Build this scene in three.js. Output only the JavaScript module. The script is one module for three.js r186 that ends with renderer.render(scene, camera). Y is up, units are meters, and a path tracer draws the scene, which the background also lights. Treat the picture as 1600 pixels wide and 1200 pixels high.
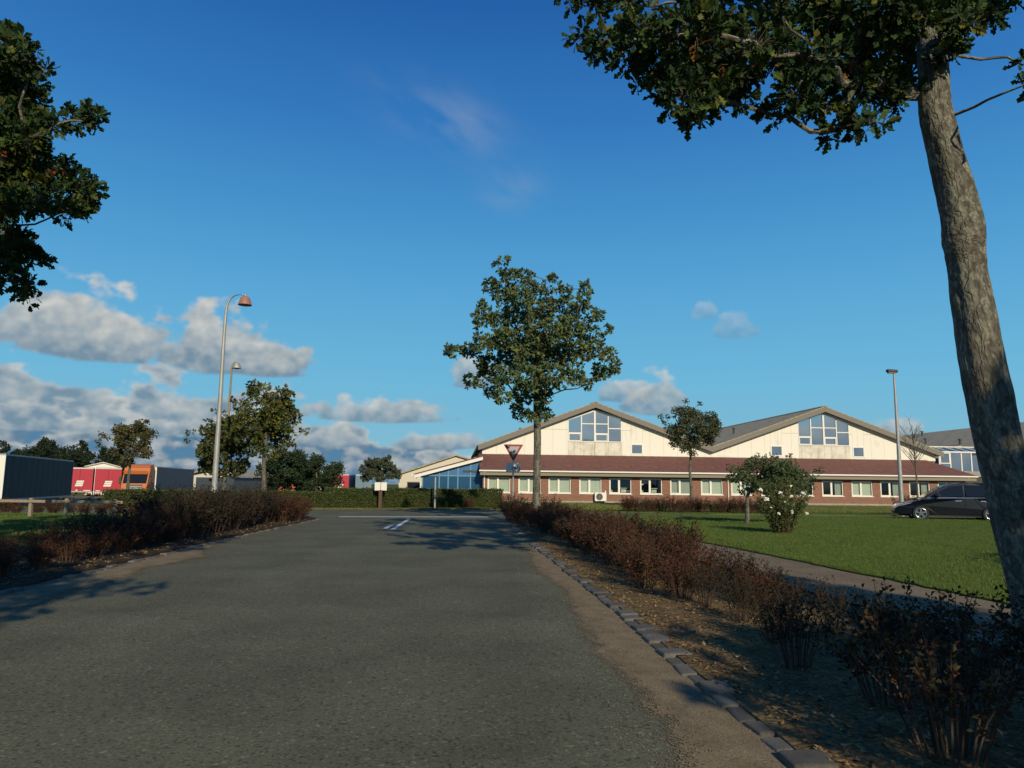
import * as THREE from 'three';
import { mergeGeometries } from 'three/addons/utils/BufferGeometryUtils.js';
import { RoundedBoxGeometry } from 'three/addons/geometries/RoundedBoxGeometry.js';
import { ImprovedNoise } from 'three/addons/math/ImprovedNoise.js';

// ------------------------------------------------------------------ camera, sky, sun, exposure
const scene = new THREE.Scene();
const RAD = Math.PI / 180;
const camera = new THREE.PerspectiveCamera(55.1, 4 / 3, 0.1, 4000);
camera.position.set(0, 1.35, 0);
camera.rotation.set(7.82 * RAD, 0, 0.65 * RAD, 'YXZ');
const renderer = new THREE.WebGLRenderer({ antialias: true });
renderer.setSize(1024, 768);
renderer.toneMapping = THREE.LinearToneMapping;
renderer.toneMappingExposure = 0.95;
renderer.shadowMap.enabled = true;

const SUN = new THREE.Vector3(Math.sin(17 * RAD) * Math.cos(25 * RAD), Math.sin(25 * RAD), Math.cos(17 * RAD) * Math.cos(25 * RAD));
const sun = new THREE.DirectionalLight(new THREE.Color().setRGB(1.0, 0.86, 0.62), 4.1);
sun.position.copy(SUN).multiplyScalar(120); sun.target.position.set(0, 0, -30);
sun.position.add(sun.target.position);
sun.castShadow = true; sun.shadow.mapSize.set(4096, 4096); sun.shadow.radius = 1;
Object.assign(sun.shadow.camera, { left: -70, right: 70, top: 60, bottom: -60, near: 1, far: 320 });
scene.add(sun, sun.target);

// seeded random numbers and noise
function rng(seed) { let a = seed >>> 0; return () => { a = (a + 0x6d2b79f5) | 0; let t = Math.imul(a ^ (a >>> 15), 1 | a); t = (t + Math.imul(t ^ (t >>> 7), 61 | t)) ^ t; return ((t ^ (t >>> 14)) >>> 0) / 4294967296; }; }
const perlin = new ImprovedNoise();
const fbm = (x, y, z, n = 4) => { let s = 0, a = 0.5, f = 1; for (let i = 0; i < n; i++) { s += a * perlin.noise(x * f + 17.3 * i, y * f + 3.1, z * f + 8.7); a *= 0.5; f *= 2.07; } return s; };
const smooth = (a, b, x) => { const t = Math.min(1, Math.max(0, (x - a) / (b - a))); return t * t * (3 - 2 * t); };
const mix = (a, b, t) => a + (b - a) * t;
const lin = c => { c /= 255; return c <= 0.04045 ? c / 12.92 : Math.pow((c + 0.055) / 1.055, 2.4); };
const table = (t, x) => { for (let i = 1; i < t.length; i++) if (x <= t[i][0]) { const k = (x - t[i - 1][0]) / (t[i][0] - t[i - 1][0]); return mix(t[i - 1][1], t[i][1], Math.max(0, k)); } return t[t.length - 1][1]; };

// the sky: clear autumn air with a low bank of cumulus all round and a few loose clouds
{
  const W = 4096, H = 2048, data = new Float32Array(W * H * 4);
  const air = [[-90, [110, 130, 135]], [0, [148, 192, 208]], [3, [132, 190, 214]], [8, [112, 186, 222]], [14, [93, 170, 218]], [20, [73, 150, 208]], [27, [54, 124, 193]], [35, [38, 99, 171]], [60, [26, 78, 148]], [90, [24, 72, 140]]]
    .map(([e, c]) => [e, c.map(lin)]);
  const airAt = (el, k) => { for (let i = 1; i < air.length; i++) if (el <= air[i][0]) return mix(air[i - 1][1][k], air[i][1][k], (el - air[i - 1][0]) / (air[i][0] - air[i - 1][0])); return air[air.length - 1][1][k]; };
  const R = rng(91);
  // loose cumulus: azimuth, height of the flat base, half width, height (degrees), strength
  const cl = [[-30.6, 8.0, 5.2, 5.0, 1], [-32.6, 8.4, 3.4, 3.6, 1], [-28.4, 8.0, 3.4, 3.4, 1], [-22.2, 7.7, 4.2, 5.2, 1], [-18.6, 7.7, 3.8, 3.0, 1], [-3.2, 7.4, 2.2, 3.0, 0.8], [9.0, 6.4, 3.0, 1.6, 0.75], [11.2, 5.4, 3.0, 3.0, 0.85],
    [14.9, 12.6, 1.3, 1.2, 0.32], [17.2, 11.0, 1.9, 2.0, 0.32], [-10.2, 4.6, 6.0, 2.0, 0.9], [-5.8, 2.6, 3.8, 1.6, 0.9], [28.0, 3.0, 2.0, 2.3, 0.8], [-13.6, 2.6, 2.6, 2.0, 0.9]];
  for (let i = 0; i < 26; i++) cl.push([42 + R() * 276 - (R() < 0.5 ? 0 : 0), 4 + R() * 9, 2 + R() * 4, 1.6 + R() * 3, 0.7 + R() * 0.3]);
  const bank = [[-180, 5], [-120, 6], [-60, 6.4], [-36, 6.9], [-22, 6.7], [-15, 5.6], [-9, 3.2], [-4, 2.6], [2, 1.6], [15, 0.6], [30, 1.0], [60, 4], [120, 5.5], [180, 5]];
  const white = [206, 208, 204].map(lin), grey = [118, 146, 166].map(lin), slate = [78, 118, 148].map(lin);
  for (let j = 0; j < H; j++) {
    const el = (j + 0.5) / H * 180 - 90;
    for (let i = 0; i < W; i++) {
      const o = (j * W + i) * 4;
      const a = ((i + 0.5) / W - 0.5) * 2 * Math.PI;                 // direction x = cos a, z = sin a
      let r = airAt(el, 0), g = airAt(el, 1), b = airAt(el, 2);
      if (el > -0.5 && el < 34) {
        const ce = Math.cos(el * RAD), dx = ce * Math.cos(a), dz = ce * Math.sin(a), dy = Math.sin(el * RAD);
        let az = Math.atan2(dx, -dz) / RAD;
        const put = (al, s, dark) => { const c0 = dark ? slate : grey; r = mix(r, mix(c0[0], white[0], s), al); g = mix(g, mix(c0[1], white[1], s), al); b = mix(b, mix(c0[2], white[2], s), al); };
        // the bank: two layers, the farther higher one first
        const top = table(bank, az);
        if (el < top + 3.2) for (let L = 0; L < 3; L++) {
          const f = [13, 17, 22][L], st = [1.7, 1.9, 2.2][L];
          const n = fbm(dx * f + 40 * L, dy * f * st, dz * f, 5), hgt = top * [1, 0.72, 0.42][L] + n * [5.5, 5, 4][L];
          const al = smooth(-0.1, 0.75, hgt - el) * [0.96, 0.95, 0.85][L] * smooth(0, 1.2, top - 0.3);
          if (al > 0) {
            const n2 = fbm(dx * f * 2.2 + 9, dy * f * 2.8 + L, dz * f * 2.2, 4);
            const rim = smooth(2.6, 0.1, hgt - el);
            put(al, Math.min(1, Math.max(0, 0.10 + 0.62 * rim * rim + n2 * 1.1 - 0.02 * L)), el < 3.2 ? 1 : 0);
          }
        }
        for (const [ca, cb, w, h, k] of cl) {
          let d = az - ca; if (d > 180) d -= 360; if (d < -180) d += 360;
          if (Math.abs(d) > w * 1.7 || el < cb - 1.5 || el > cb + h * 1.6) continue;
          const n = fbm(dx * 26 + ca, dy * 36, dz * 26, 5), px = d / w, py = (el - cb) / h;
          let q = 1.0 - Math.hypot(px, (py - 0.3) / 0.78) + n * 0.95; q -= Math.max(0, 0.10 - py + n * 0.25) * 4.5;
          const al = smooth(0.02, 0.34, q) * k;
          if (al > 0) { const n2 = fbm(dx * 60 + ca, dy * 70, dz * 60, 3); put(al, Math.min(1, Math.max(0, 0.05 + 0.85 * py + n2 * 0.7 - n * 0.2)), 0); }
        }
        // thin high wisps
        const wn = fbm(dx * 9 + 3, dy * 20 + dx * 8, dz * 9, 5);
        const near = Math.exp(-(((az + 5.6) / 4.6) ** 2) - (((el - 27.4 + (az + 5.6) * 0.3) / 1.9) ** 2)) + Math.exp(-(((az + 0.2) / 2) ** 2) - (((el - 22.7) / 1.3) ** 2)) * 0.8;
        const wide = az > 40 || az < -42 ? 0.35 * smooth(14, 20, el) * smooth(32, 27, el) * smooth(0.05, 0.3, fbm(dx * 3, dy * 3, dz * 3, 2) + 0.1) : 0;
        put(Math.max(0, Math.min(0.3, (near + wide) * (0.17 + wn * 0.75))), 0.55, 0);
      }
      data[o] = r; data[o + 1] = g; data[o + 2] = b; data[o + 3] = 1;
    }
  }
  const sky = new THREE.DataTexture(data, W, H, THREE.RGBAFormat, THREE.FloatType);
  sky.mapping = THREE.EquirectangularReflectionMapping; sky.magFilter = sky.minFilter = THREE.LinearFilter; sky.needsUpdate = true;
  scene.background = sky; scene.environment = sky;
}

// ------------------------------------------------------------------ helpers
const taken = {};
function numbered(n) { if (!(n in taken)) { taken[n] = 0; return n; } return n + '_' + String(++taken[n]).padStart(3, '0'); }
function thing(name, label, category, [x, y, z] = [0, 0, 0], turn = 0, group) {
  const o = new THREE.Group(); o.name = numbered(name); o.position.set(x, y, z); o.rotation.y = turn;
  o.userData = { label, category }; if (group) o.userData.group = group; scene.add(o); return o;
}
function part(name, geo, mat, parent) { const g = Array.isArray(geo) ? merged(geo) : geo; const m = new THREE.Mesh(g, mat); m.name = name; parent.add(m); return m; }
function struct(name, geo, mat, label) { const m = part(numbered(name), geo, mat, scene); m.userData = { kind: 'structure', label, category: name.replace(/_/g, ' ') }; return m; }
function copyThing(src, [x, y, z], turn, label, group, scale) {
  const c = src.clone(); c.name = numbered(src.name.replace(/_\d{3}$/, '')); c.position.set(x, y, z); c.rotation.y = turn;
  c.userData = { ...src.userData }; if (label) c.userData.label = label; if (group) c.userData.group = group;
  if (scale) c.scale.set(...(Array.isArray(scale) ? scale : [scale, scale, scale])); scene.add(c); return c;
}
function merged(list) {
  const gs = list.map(g => { const h = g.index ? g.toNonIndexed() : g.clone(); for (const k of Object.keys(h.attributes)) if (!['position', 'normal', 'uv'].includes(k)) h.deleteAttribute(k); if (!h.attributes.uv) h.setAttribute('uv', new THREE.BufferAttribute(new Float32Array(h.attributes.position.count * 2), 2)); if (!h.attributes.normal) h.computeVertexNormals(); return h; });
  return gs.length === 1 ? gs[0] : mergeGeometries(gs);
}
// box by its limits; uv in metres
function box(x0, x1, y0, y1, z0, z1, bev = 0) {
  const w = x1 - x0, h = y1 - y0, d = z1 - z0;
  const g = bev > 0 ? new RoundedBoxGeometry(w, h, d, 1, Math.min(bev, w / 2.1, h / 2.1, d / 2.1)) : new THREE.BoxGeometry(w, h, d);
  g.translate((x0 + x1) / 2, (y0 + y1) / 2, (z0 + z1) / 2); return metres(g);
}
function metres(g) {
  const p = g.attributes.position, n = g.attributes.normal, uv = new Float32Array(p.count * 2);
  for (let i = 0; i < p.count; i++) {
    const ax = Math.abs(n.getX(i)), ay = Math.abs(n.getY(i)), az = Math.abs(n.getZ(i));
    const [u, v] = az >= ax && az >= ay ? [p.getX(i), p.getY(i)] : ax >= ay ? [p.getZ(i), p.getY(i)] : [p.getX(i), p.getZ(i)];
    uv[2 * i] = u; uv[2 * i + 1] = v;
  }
  g.setAttribute('uv', new THREE.BufferAttribute(uv, 2)); return g;
}
function poly(pts, z0, z1, holes = []) {   // a polygon in x, y pulled from z0 to z1
  const s = new THREE.Shape(pts.map(p => new THREE.Vector2(...p)));
  for (const h of holes) s.holes.push(new THREE.Path(h.map(p => new THREE.Vector2(...p))));
  const g = new THREE.ExtrudeGeometry(s, { depth: z1 - z0, bevelEnabled: false }); g.translate(0, 0, z0); return metres(g);
}
function slab(pts, y0, y1) {               // a polygon in x, depth (metres in front of the camera) as a slab
  const s = new THREE.Shape(pts.map(p => new THREE.Vector2(p[0], p[1])));
  const g = new THREE.ExtrudeGeometry(s, { depth: y1 - y0, bevelEnabled: false }); g.rotateX(-Math.PI / 2); g.translate(0, y0, 0); return metres(g);
}
function sheet(pts, y) { const g = new THREE.ShapeGeometry(new THREE.Shape(pts.map(p => new THREE.Vector2(p[0], p[1])))); g.rotateX(-Math.PI / 2); g.translate(0, y, 0); return metres(g); }
// tapered tube along points [x, y, z, r]; uv in metres
function limb(pts, sides = 8, seg = 0, bump) {
  const c = new THREE.CatmullRomCurve3(pts.map(p => new THREE.Vector3(p[0], p[1], p[2])), false, 'centripetal');
  const n = seg || (pts.length - 1) * 3, L = c.getLength(), fr = c.computeFrenetFrames(n, false), pos = [], uv = [], idx = [];
  const rAt = t => { const f = t * (pts.length - 1), i = Math.min(pts.length - 2, Math.floor(f)); return mix(pts[i][3], pts[i + 1][3], f - i); };
  for (let i = 0; i <= n; i++) {
    const t = i / n, p = c.getPoint(t), r = rAt(t);
    for (let j = 0; j <= sides; j++) {
      const a = j / sides * 2 * Math.PI, rr = r * (1 + (bump ? bump(t, j === sides ? 0 : a, L) : 0));
      const v = p.clone().addScaledVector(fr.normals[i], Math.cos(a) * rr).addScaledVector(fr.binormals[i], Math.sin(a) * rr);
      pos.push(v.x, v.y, v.z); uv.push(j / sides * 2 * Math.PI * pts[0][3], t * L);
    }
  }
  for (let i = 0; i < n; i++) for (let j = 0; j < sides; j++) { const a = i * (sides + 1) + j, b = a + sides + 1; idx.push(a, a + 1, b, b, a + 1, b + 1); }
  const g = new THREE.BufferGeometry(); g.setAttribute('position', new THREE.Float32BufferAttribute(pos, 3)); g.setAttribute('uv', new THREE.Float32BufferAttribute(uv, 2)); g.setIndex(idx); g.computeVertexNormals(); return g;
}
const cyl = (r0, r1, h, x, y, z, n = 12) => { const g = new THREE.CylinderGeometry(r1, r0, h, n); g.translate(x, y + h / 2, z); return g; };

// ------------------------------------------------------------------ textures (all tile; colour, grain and relief only)
function tileNoise(seed) {
  const R = rng(seed), T = new Float32Array(65536); for (let i = 0; i < 65536; i++) T[i] = R();
  return (x, y, per, perY = per) => {
    const xi = Math.floor(x), yi = Math.floor(y), fx = x - xi, fy = y - yi, u = fx * fx * (3 - 2 * fx), v = fy * fy * (3 - 2 * fy);
    const w = (k, q) => ((k % q) + q) % q, at = (a, b) => T[(w(a, per) * 197 + w(b, perY) * 5791) & 65535];
    return mix(mix(at(xi, yi), at(xi + 1, yi), u), mix(at(xi, yi + 1), at(xi + 1, yi + 1), u), v);
  };
}
function tex(size, metresWide, f, color = true, metresHigh = metresWide) {
  const d = new Uint8Array(size * size * 4);
  for (let j = 0; j < size; j++) for (let i = 0; i < size; i++) { const c = f(i / size, j / size), o = (j * size + i) * 4; for (let k = 0; k < 3; k++) d[o + k] = Math.max(0, Math.min(255, (Array.isArray(c) ? c[k] : c))); d[o + 3] = 255; }
  const t = new THREE.DataTexture(d, size, size); t.wrapS = t.wrapT = THREE.RepeatWrapping; t.magFilter = THREE.LinearFilter; t.minFilter = THREE.LinearMipmapLinearFilter; t.generateMipmaps = true;
  t.repeat.set(1 / metresWide, 1 / metresHigh); if (color) t.colorSpace = THREE.SRGBColorSpace; t.needsUpdate = true; return t;
}
const N1 = tileNoise(7), N2 = tileNoise(19), N3 = tileNoise(33);
const oct = (N, x, y, base, n) => { let s = 0, a = 0.5, t = 0; for (let i = 0; i < n; i++) { s += a * N(x * base, y * base, base); t += a; a *= 0.55; base *= 2; } return s / t; };
const octs = (N, x, y, bx, by, n) => { let s = 0, a = 0.5, t = 0; for (let i = 0; i < n; i++) { s += a * N(x * bx, y * by, bx, by); t += a; a *= 0.55; bx *= 2; by *= 2; } return s / t; };
const S = (c, k) => c.map(v => v * k);
const srgb = c => c.map(v => 255 * (v <= 0.0031308 ? v * 12.92 : 1.055 * Math.pow(v, 1 / 2.4) - 0.055));
const M = {};
const std = (name, o) => { const m = new THREE.MeshStandardMaterial({ roughness: 0.85, ...o }); m.name = name; return m; };
const dull = (name, o) => { const m = new THREE.MeshPhysicalMaterial({ roughness: 1, specularIntensity: 0.1, ...o }); m.name = name; return m; };   // earth, plants and weathered sheets without shine
const rgb = (r, g, b) => new THREE.Color().setRGB(r, g, b);
{
  const asphalt = (x, y) => { const big = oct(N1, x, y, 5, 4), f = N2(x * 256, y * 256, 256), g = N3(x * 400, y * 400, 400), st = f > 0.86 ? 1.75 : f < 0.2 ? 0.55 : 1; return srgb(S([0.132, 0.128, 0.080], (0.72 + 0.5 * big) * (0.72 + 0.5 * g) * st)); };
  M.asphalt = new THREE.MeshPhysicalMaterial({ name: 'asphalt', specularIntensity: 0.3, map: tex(1024, 4, asphalt), bumpMap: tex(512, 1.6, (x, y) => 255 * (0.5 * N2(x * 160, y * 160, 160) + 0.5 * N3(x * 80, y * 80, 80)), false), bumpScale: 0.0008, roughness: 0.95 });
  M.tarmac = dull('old_asphalt', { map: tex(512, 4, (x, y) => S(asphalt(x, y), 0.94)), roughness: 0.9 });
  const grass = (x, y) => { const b = oct(N1, x, y, 6, 4), f = N2(x * 170, y * 170, 170), k = (0.55 + 0.75 * b) * (0.55 + 0.8 * f); return srgb([0.098 * k * (0.8 + 0.5 * N3(x * 9, y * 9, 9)), 0.138 * k, 0.022 * k]); };
  M.grass = dull('grass', { map: tex(1024, 5, grass), bumpMap: tex(512, 2, (x, y) => 255 * N2(x * 130, y * 130, 130), false), bumpScale: 0.004, roughness: 1 });
  M.rough = dull('rough_grass', { map: tex(512, 6, (x, y) => { const b = oct(N1, x, y, 5, 5), f = N2(x * 120, y * 120, 120), k = (0.55 + 0.7 * b) * (0.6 + 0.7 * f); return srgb([0.135 * k, 0.13 * k, 0.035 * k]); }), roughness: 1 });
  M.verge = dull('verge_grass', { map: M.grass.map, roughness: 1 });
  M.soil = dull('soil', { map: tex(512, 2, (x, y) => { const b = oct(N1, x, y, 7, 5), f = N2(x * 120, y * 120, 120), k = (0.5 + 0.8 * b) * (0.5 + 0.9 * f); return srgb([0.075 * k, 0.055 * k, 0.034 * k]); }), bumpMap: tex(256, 1, (x, y) => 255 * oct(N2, x, y, 20, 3), false), bumpScale: 0.03, roughness: 1 });
  M.litter = dull('verge_litter', { map: tex(512, 2, (x, y) => { const b = oct(N3, x, y, 8, 5), f = N2(x * 110, y * 110, 110), k = (0.45 + 0.8 * b) * (0.5 + 0.9 * f); return srgb([0.2 * k, 0.14 * k, 0.066 * k]); }), bumpMap: tex(256, 1, (x, y) => 255 * oct(N1, x, y, 24, 3), false), bumpScale: 0.02, roughness: 1 });
  M.path = dull('path_gravel', { map: tex(512, 2.5, (x, y) => { const b = oct(N1, x, y, 5, 4), f = N3(x * 180, y * 180, 180); return srgb(S([0.23, 0.18, 0.115], (0.75 + 0.4 * b) * (0.7 + 0.55 * f))); }), bumpMap: tex(256, 0.8, (x, y) => 255 * N2(x * 60, y * 60, 60), false), bumpScale: 0.006, roughness: 0.95 });
  M.sand = dull('sand', { map: tex(512, 1.5, (x, y) => { const b = oct(N2, x, y, 9, 4), f = N3(x * 190, y * 190, 190); return srgb(S([0.25, 0.195, 0.118], (0.65 + 0.55 * b) * (0.65 + 0.6 * f))); }), roughness: 1 });
  M.granite = [0.10, 0.135, 0.085].map((v, i) => std('granite', { map: tex(128, 0.5, (x, y) => srgb(S([v, v * 0.9, v * 0.7], 0.6 + 0.5 * N2(x * 60, y * 60, 60) + 0.3 * N1(x * 6, y * 6, 6))) ), roughness: 0.85 }));
  M.paint = std('road_paint', { map: tex(256, 1.5, (x, y) => { const k = oct(N1, x, y, 10, 5) + 0.4 * N2(x * 120, y * 120, 120); return srgb(S([0.78, 0.77, 0.70], k > 0.97 ? 0.35 : 0.7 + 0.3 * k)); }), roughness: 0.7 });
  // bark: cracked grey-brown plates with pale lichen
  const crack = (x, y) => { const w = x + 0.10 * (octs(N1, x, y, 6, 9, 3) - 0.5), n = 0.6 * N2(w * 18, y * 10, 18, 10) + 0.4 * N3(w * 34, y * 26, 34, 26), m = octs(N1, x, y, 20, 14, 4); return 0.55 * smooth(0.0, 0.16, Math.abs(n - 0.5)) + 0.45 * m; };
  const bark = (x, y) => { const f = oct(N3, x, y, 40, 3), li = smooth(0.44, 0.60, oct(N1, x, y, 13, 5)), k = (0.45 + 0.75 * crack(x, y)) * (0.5 + 0.9 * f); return srgb([mix(0.115, 0.205, li) * k, mix(0.104, 0.195, li) * k, mix(0.078, 0.145, li) * k]); };
  M.bark = std('oak_bark', { map: tex(512, 0.8, bark, true, 1.3), bumpMap: tex(512, 0.8, (x, y) => 255 * (0.75 * crack(x, y) + 0.25 * N3(x * 90, y * 120, 90, 120)), false, 1.3), bumpScale: 0.012, roughness: 0.95 });
  M.twig = std('twig_bark', { color: rgb(0.09, 0.068, 0.048), roughness: 0.95 });
  M.stem = std('shrub_stem', { color: rgb(0.075, 0.045, 0.032), roughness: 0.95 });
  const leafy = (name, tr = 0.3, rough = 0.75) => { const m = new THREE.MeshPhysicalMaterial({ vertexColors: true, roughness: rough, transmission: tr, thickness: 0, side: THREE.DoubleSide, specularIntensity: 0.35 }); m.name = name; return m; };
  M.leaf = leafy('leaves', 0.28); M.redleaf = leafy('red_leaves', 0.22); M.dark = leafy('hedge_leaves', 0.2);
  M.blade = new THREE.MeshStandardMaterial({ roughness: 0.9, side: THREE.DoubleSide }); M.blade.name = 'grass_blade';
  // building surfaces
  M.brick = std('brick', { map: tex(512, 2.4, (x, y) => { const row = Math.floor(y * 36), c = N1(Math.floor(x * 10 + (row % 2) * 0.5) * 3.7, row * 1.9, 997), jt = (y * 36) % 1 < 0.16 || ((x * 10 + (row % 2) * 0.5) % 1) < 0.05, k = 0.75 + 0.45 * c + 0.1 * N2(x * 40, y * 40, 40); return srgb(jt ? [0.25, 0.2, 0.165] : [0.245 * k, 0.105 * k, 0.066 * k]); }), roughness: 0.92 });
  M.white = std('white_board', { map: tex(1024, 9, (x, y) => { const st = octs(N1, x, y, 26, 6, 4), b = oct(N2, x, y, 7, 5), g = smooth(0.62, 0.8, b) * 0.12 + smooth(0.58, 0.8, st) * 0.10; return srgb([0.80 - g * 0.85, 0.765 - g * 0.8, 0.66 - g * 0.66]); }), roughness: 0.6 });
  M.grimy = std('grimy_white_board', { map: tex(512, 4, (x, y) => { const b = oct(N2, x, y, 6, 5), s = octs(N3, x, y, 24, 7, 4), g = smooth(0.40, 0.62, b) * 0.10 + smooth(0.5, 0.75, s) * 0.12; return srgb([0.72 - g, 0.68 - g, 0.57 - g * 0.92]); }), roughness: 0.7 });
  M.trim = std('white_paint', { color: rgb(0.78, 0.76, 0.68), roughness: 0.5 });
  M.soffit = std('taupe_board', { color: rgb(0.25, 0.215, 0.16), roughness: 0.75 });
  M.barge = std('grey_brown_board', { color: rgb(0.20, 0.18, 0.145), roughness: 0.75 });
  M.roofgrey = dull('fibre_cement', { map: tex(512, 3, (x, y) => { const b = oct(N1, x, y, 6, 5), f = oct(N3, x, y, 40, 2); return srgb(S([0.44, 0.385, 0.275], (0.7 + 0.4 * b) * (0.75 + 0.4 * f))); }), bumpMap: tex(256, 1.02, (x, y) => 255 * (0.5 + 0.5 * Math.cos(y * 12 * Math.PI)), false), bumpScale: 0.02, roughness: 0.9 });
  M.roofred = [0, 1, 2].map(i => std('red_roof_tile', { map: tex(256, 2.4, (x, y) => { const c = N1(Math.floor(x * 8) * 5.3 + i * 31, Math.floor(y * 8) * 3.1, 991), k = 0.75 + 0.4 * c + 0.2 * N2(x * 50, y * 50, 50); return srgb([0.155 * k, 0.066 * k, 0.05 * k]); }), roughness: 0.8 }));
  M.concrete = std('concrete', { map: tex(256, 2, (x, y) => srgb(S([0.36, 0.33, 0.27], 0.7 + 0.5 * oct(N1, x, y, 8, 4)))), roughness: 0.9 });
  const phys = (name, o) => { const m = new THREE.MeshPhysicalMaterial(o); m.name = name; return m; };
  M.mirrorglass = phys('coated_window_glass', { color: rgb(0.60, 0.62, 0.64), metalness: 0.95, roughness: 0.06 });
  M.pane = phys('window_glass', { color: rgb(0.92, 0.96, 0.95), transmission: 1, thickness: 0, roughness: 0.03, ior: 1.6 });
  M.blueglass = phys('blue_glass', { color: rgb(0.05, 0.16, 0.30), metalness: 0.55, roughness: 0.12 });
  M.bluepanel = std('blue_panel', { color: rgb(0.04, 0.15, 0.34), roughness: 0.35 });
  M.bluebar = std('blue_bar', { color: rgb(0.10, 0.26, 0.40), roughness: 0.45 });
  M.blind = std('blind_fabric', { color: rgb(0.55, 0.56, 0.47), roughness: 0.9 });
  M.curtain = std('curtain_fabric', { color: rgb(0.42, 0.42, 0.36), roughness: 0.95 });
  M.room = std('room_wall', { color: rgb(0.20, 0.19, 0.16), roughness: 0.95 });
  M.galv = std('galvanised_steel', { map: tex(128, 0.6, (x, y) => srgb(S([0.40, 0.40, 0.37], 0.75 + 0.4 * oct(N1, x, y, 8, 3)))), metalness: 0.35, roughness: 0.55 });
  M.terracotta = std('faded_red_enamel', { color: rgb(0.34, 0.16, 0.115), roughness: 0.5 });
  M.darkmetal = std('dark_metal', { color: rgb(0.045, 0.045, 0.045), roughness: 0.6 });
  M.rubber = std('rubber', { color: rgb(0.02, 0.02, 0.02), roughness: 0.85 });
  M.wood = std('weathered_wood', { map: tex(256, 0.5, (x, y) => srgb(S([0.30, 0.25, 0.17], 0.65 + 0.5 * N2(x * 40, y * 6, 40, 6)))), roughness: 0.9 });
  M.brownwood = std('brown_wood', { color: rgb(0.10, 0.06, 0.035), roughness: 0.85 });
  M.signred = std('sign_red', { color: rgb(0.30, 0.03, 0.03), roughness: 0.5 });
  M.signwhite = std('sign_white', { color: rgb(0.36, 0.37, 0.36), roughness: 0.5 });
  M.carpaint = phys('dark_blue_car_paint', { color: rgb(0.006, 0.009, 0.014), roughness: 0.4, clearcoat: 0.45, clearcoatRoughness: 0.08, metalness: 0, specularIntensity: 0.5 });
  M.carglass = phys('car_glass', { color: rgb(0.012, 0.016, 0.02), roughness: 0.06, metalness: 0 });
  M.chrome = std('bright_metal', { color: rgb(0.75, 0.75, 0.74), metalness: 0.95, roughness: 0.22 });
  M.lens = phys('lamp_lens', { color: rgb(0.5, 0.52, 0.55), roughness: 0.1, metalness: 0.5 });
  M.cream = std('cream_render', { color: rgb(0.62, 0.58, 0.48), roughness: 0.85 });
  M.flower = std('white_petals', { color: rgb(0.8, 0.78, 0.68), roughness: 0.8, side: THREE.DoubleSide });
}

// ------------------------------------------------------------------ the ground, road, kerbs, path and lawns
const EDGE_R = [[1.46, -26], [1.40, 2], [1.37, 4.2], [1.25, 5.7], [1.16, 7.6], [1.05, 9.6], [0.68, 14.4], [0.25, 20], [-0.05, 25], [-0.3, 28.5]];
const EDGE_L = [[-5.6, -26], [-5.7, 0], [-5.95, 8.7], [-6.15, 11.5], [-6.42, 15], [-6.75, 20.5], [-7.06, 27.7]];
const flip = t => t.map(p => [p[1], p[0]]);
const edgeR = d => table(flip(EDGE_R), d), edgeL = d => table(flip(EDGE_L), d);
const PATH = [[5.95, -10], [5.9, 3], [5.7, 8.4], [5.35, 11.4], [4.9, 15], [4.3, 19], [3.4, 24], [2.5, 29], [1.9, 32]];
const pathR = d => table(flip(PATH), d);
const yardDrop = (x, d) => -1.08 * smooth(-17, -22, x) * smooth(34, 40, d) - 0.6 * smooth(-12, -17, x) * smooth(46, 54, d) * (1 - smooth(-17, -22, x)) - 1.08 * smooth(-4, -16, x) * smooth(88, 100, d) * (1 - smooth(-17, -22, x));
{
  const xs = [-3000, -900, -300], ds = [-900, -200, -60]; for (let x = -140; x <= 140; x += 4) xs.push(x); xs.push(300, 900, 3000); for (let d = -30; d <= 220; d += 4) ds.push(d); ds.push(400, 1000, 3500);
  const pos = [], uv = [], idx = [];
  for (const d of ds) for (const x of xs) { pos.push(x, -0.03 + yardDrop(x, d), -d); uv.push(x, d); }
  for (let j = 0; j < ds.length - 1; j++) for (let i = 0; i < xs.length - 1; i++) { const a = j * xs.length + i, b = a + xs.length; idx.push(a, a + 1, b, b, a + 1, b + 1); }
  const g = new THREE.BufferGeometry(); g.setAttribute('position', new THREE.Float32BufferAttribute(pos, 3)); g.setAttribute('uv', new THREE.Float32BufferAttribute(uv, 2)); g.setIndex(idx); g.computeVertexNormals();
  struct('ground', g, M.rough, 'rough grass ground reaching out to the horizon');
}
struct('road', sheet([...EDGE_R, [0.2, 30.5], [1.6, 32.3], [4, 33.7], [10, 34.6], [45, 36.2], [45, 39.2], [10, 37.4], [4, 39.6], [-1.3, 41.2], [-10, 38.6], [-25, 35.4], [-60, 31], [-60, 24], [-25, 29], [-12, 30.8], [-9, 30.6], [-7.7, 29.4], ...EDGE_L.slice().reverse()], 0), M.asphalt, 'grey asphalt road running up to a junction');
struct('truck_yard', sheet([[-90, 41], [-24, 41], [-24, 120], [-90, 120]], -1.09), M.tarmac, 'asphalt truck yard behind the low fence');
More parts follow.
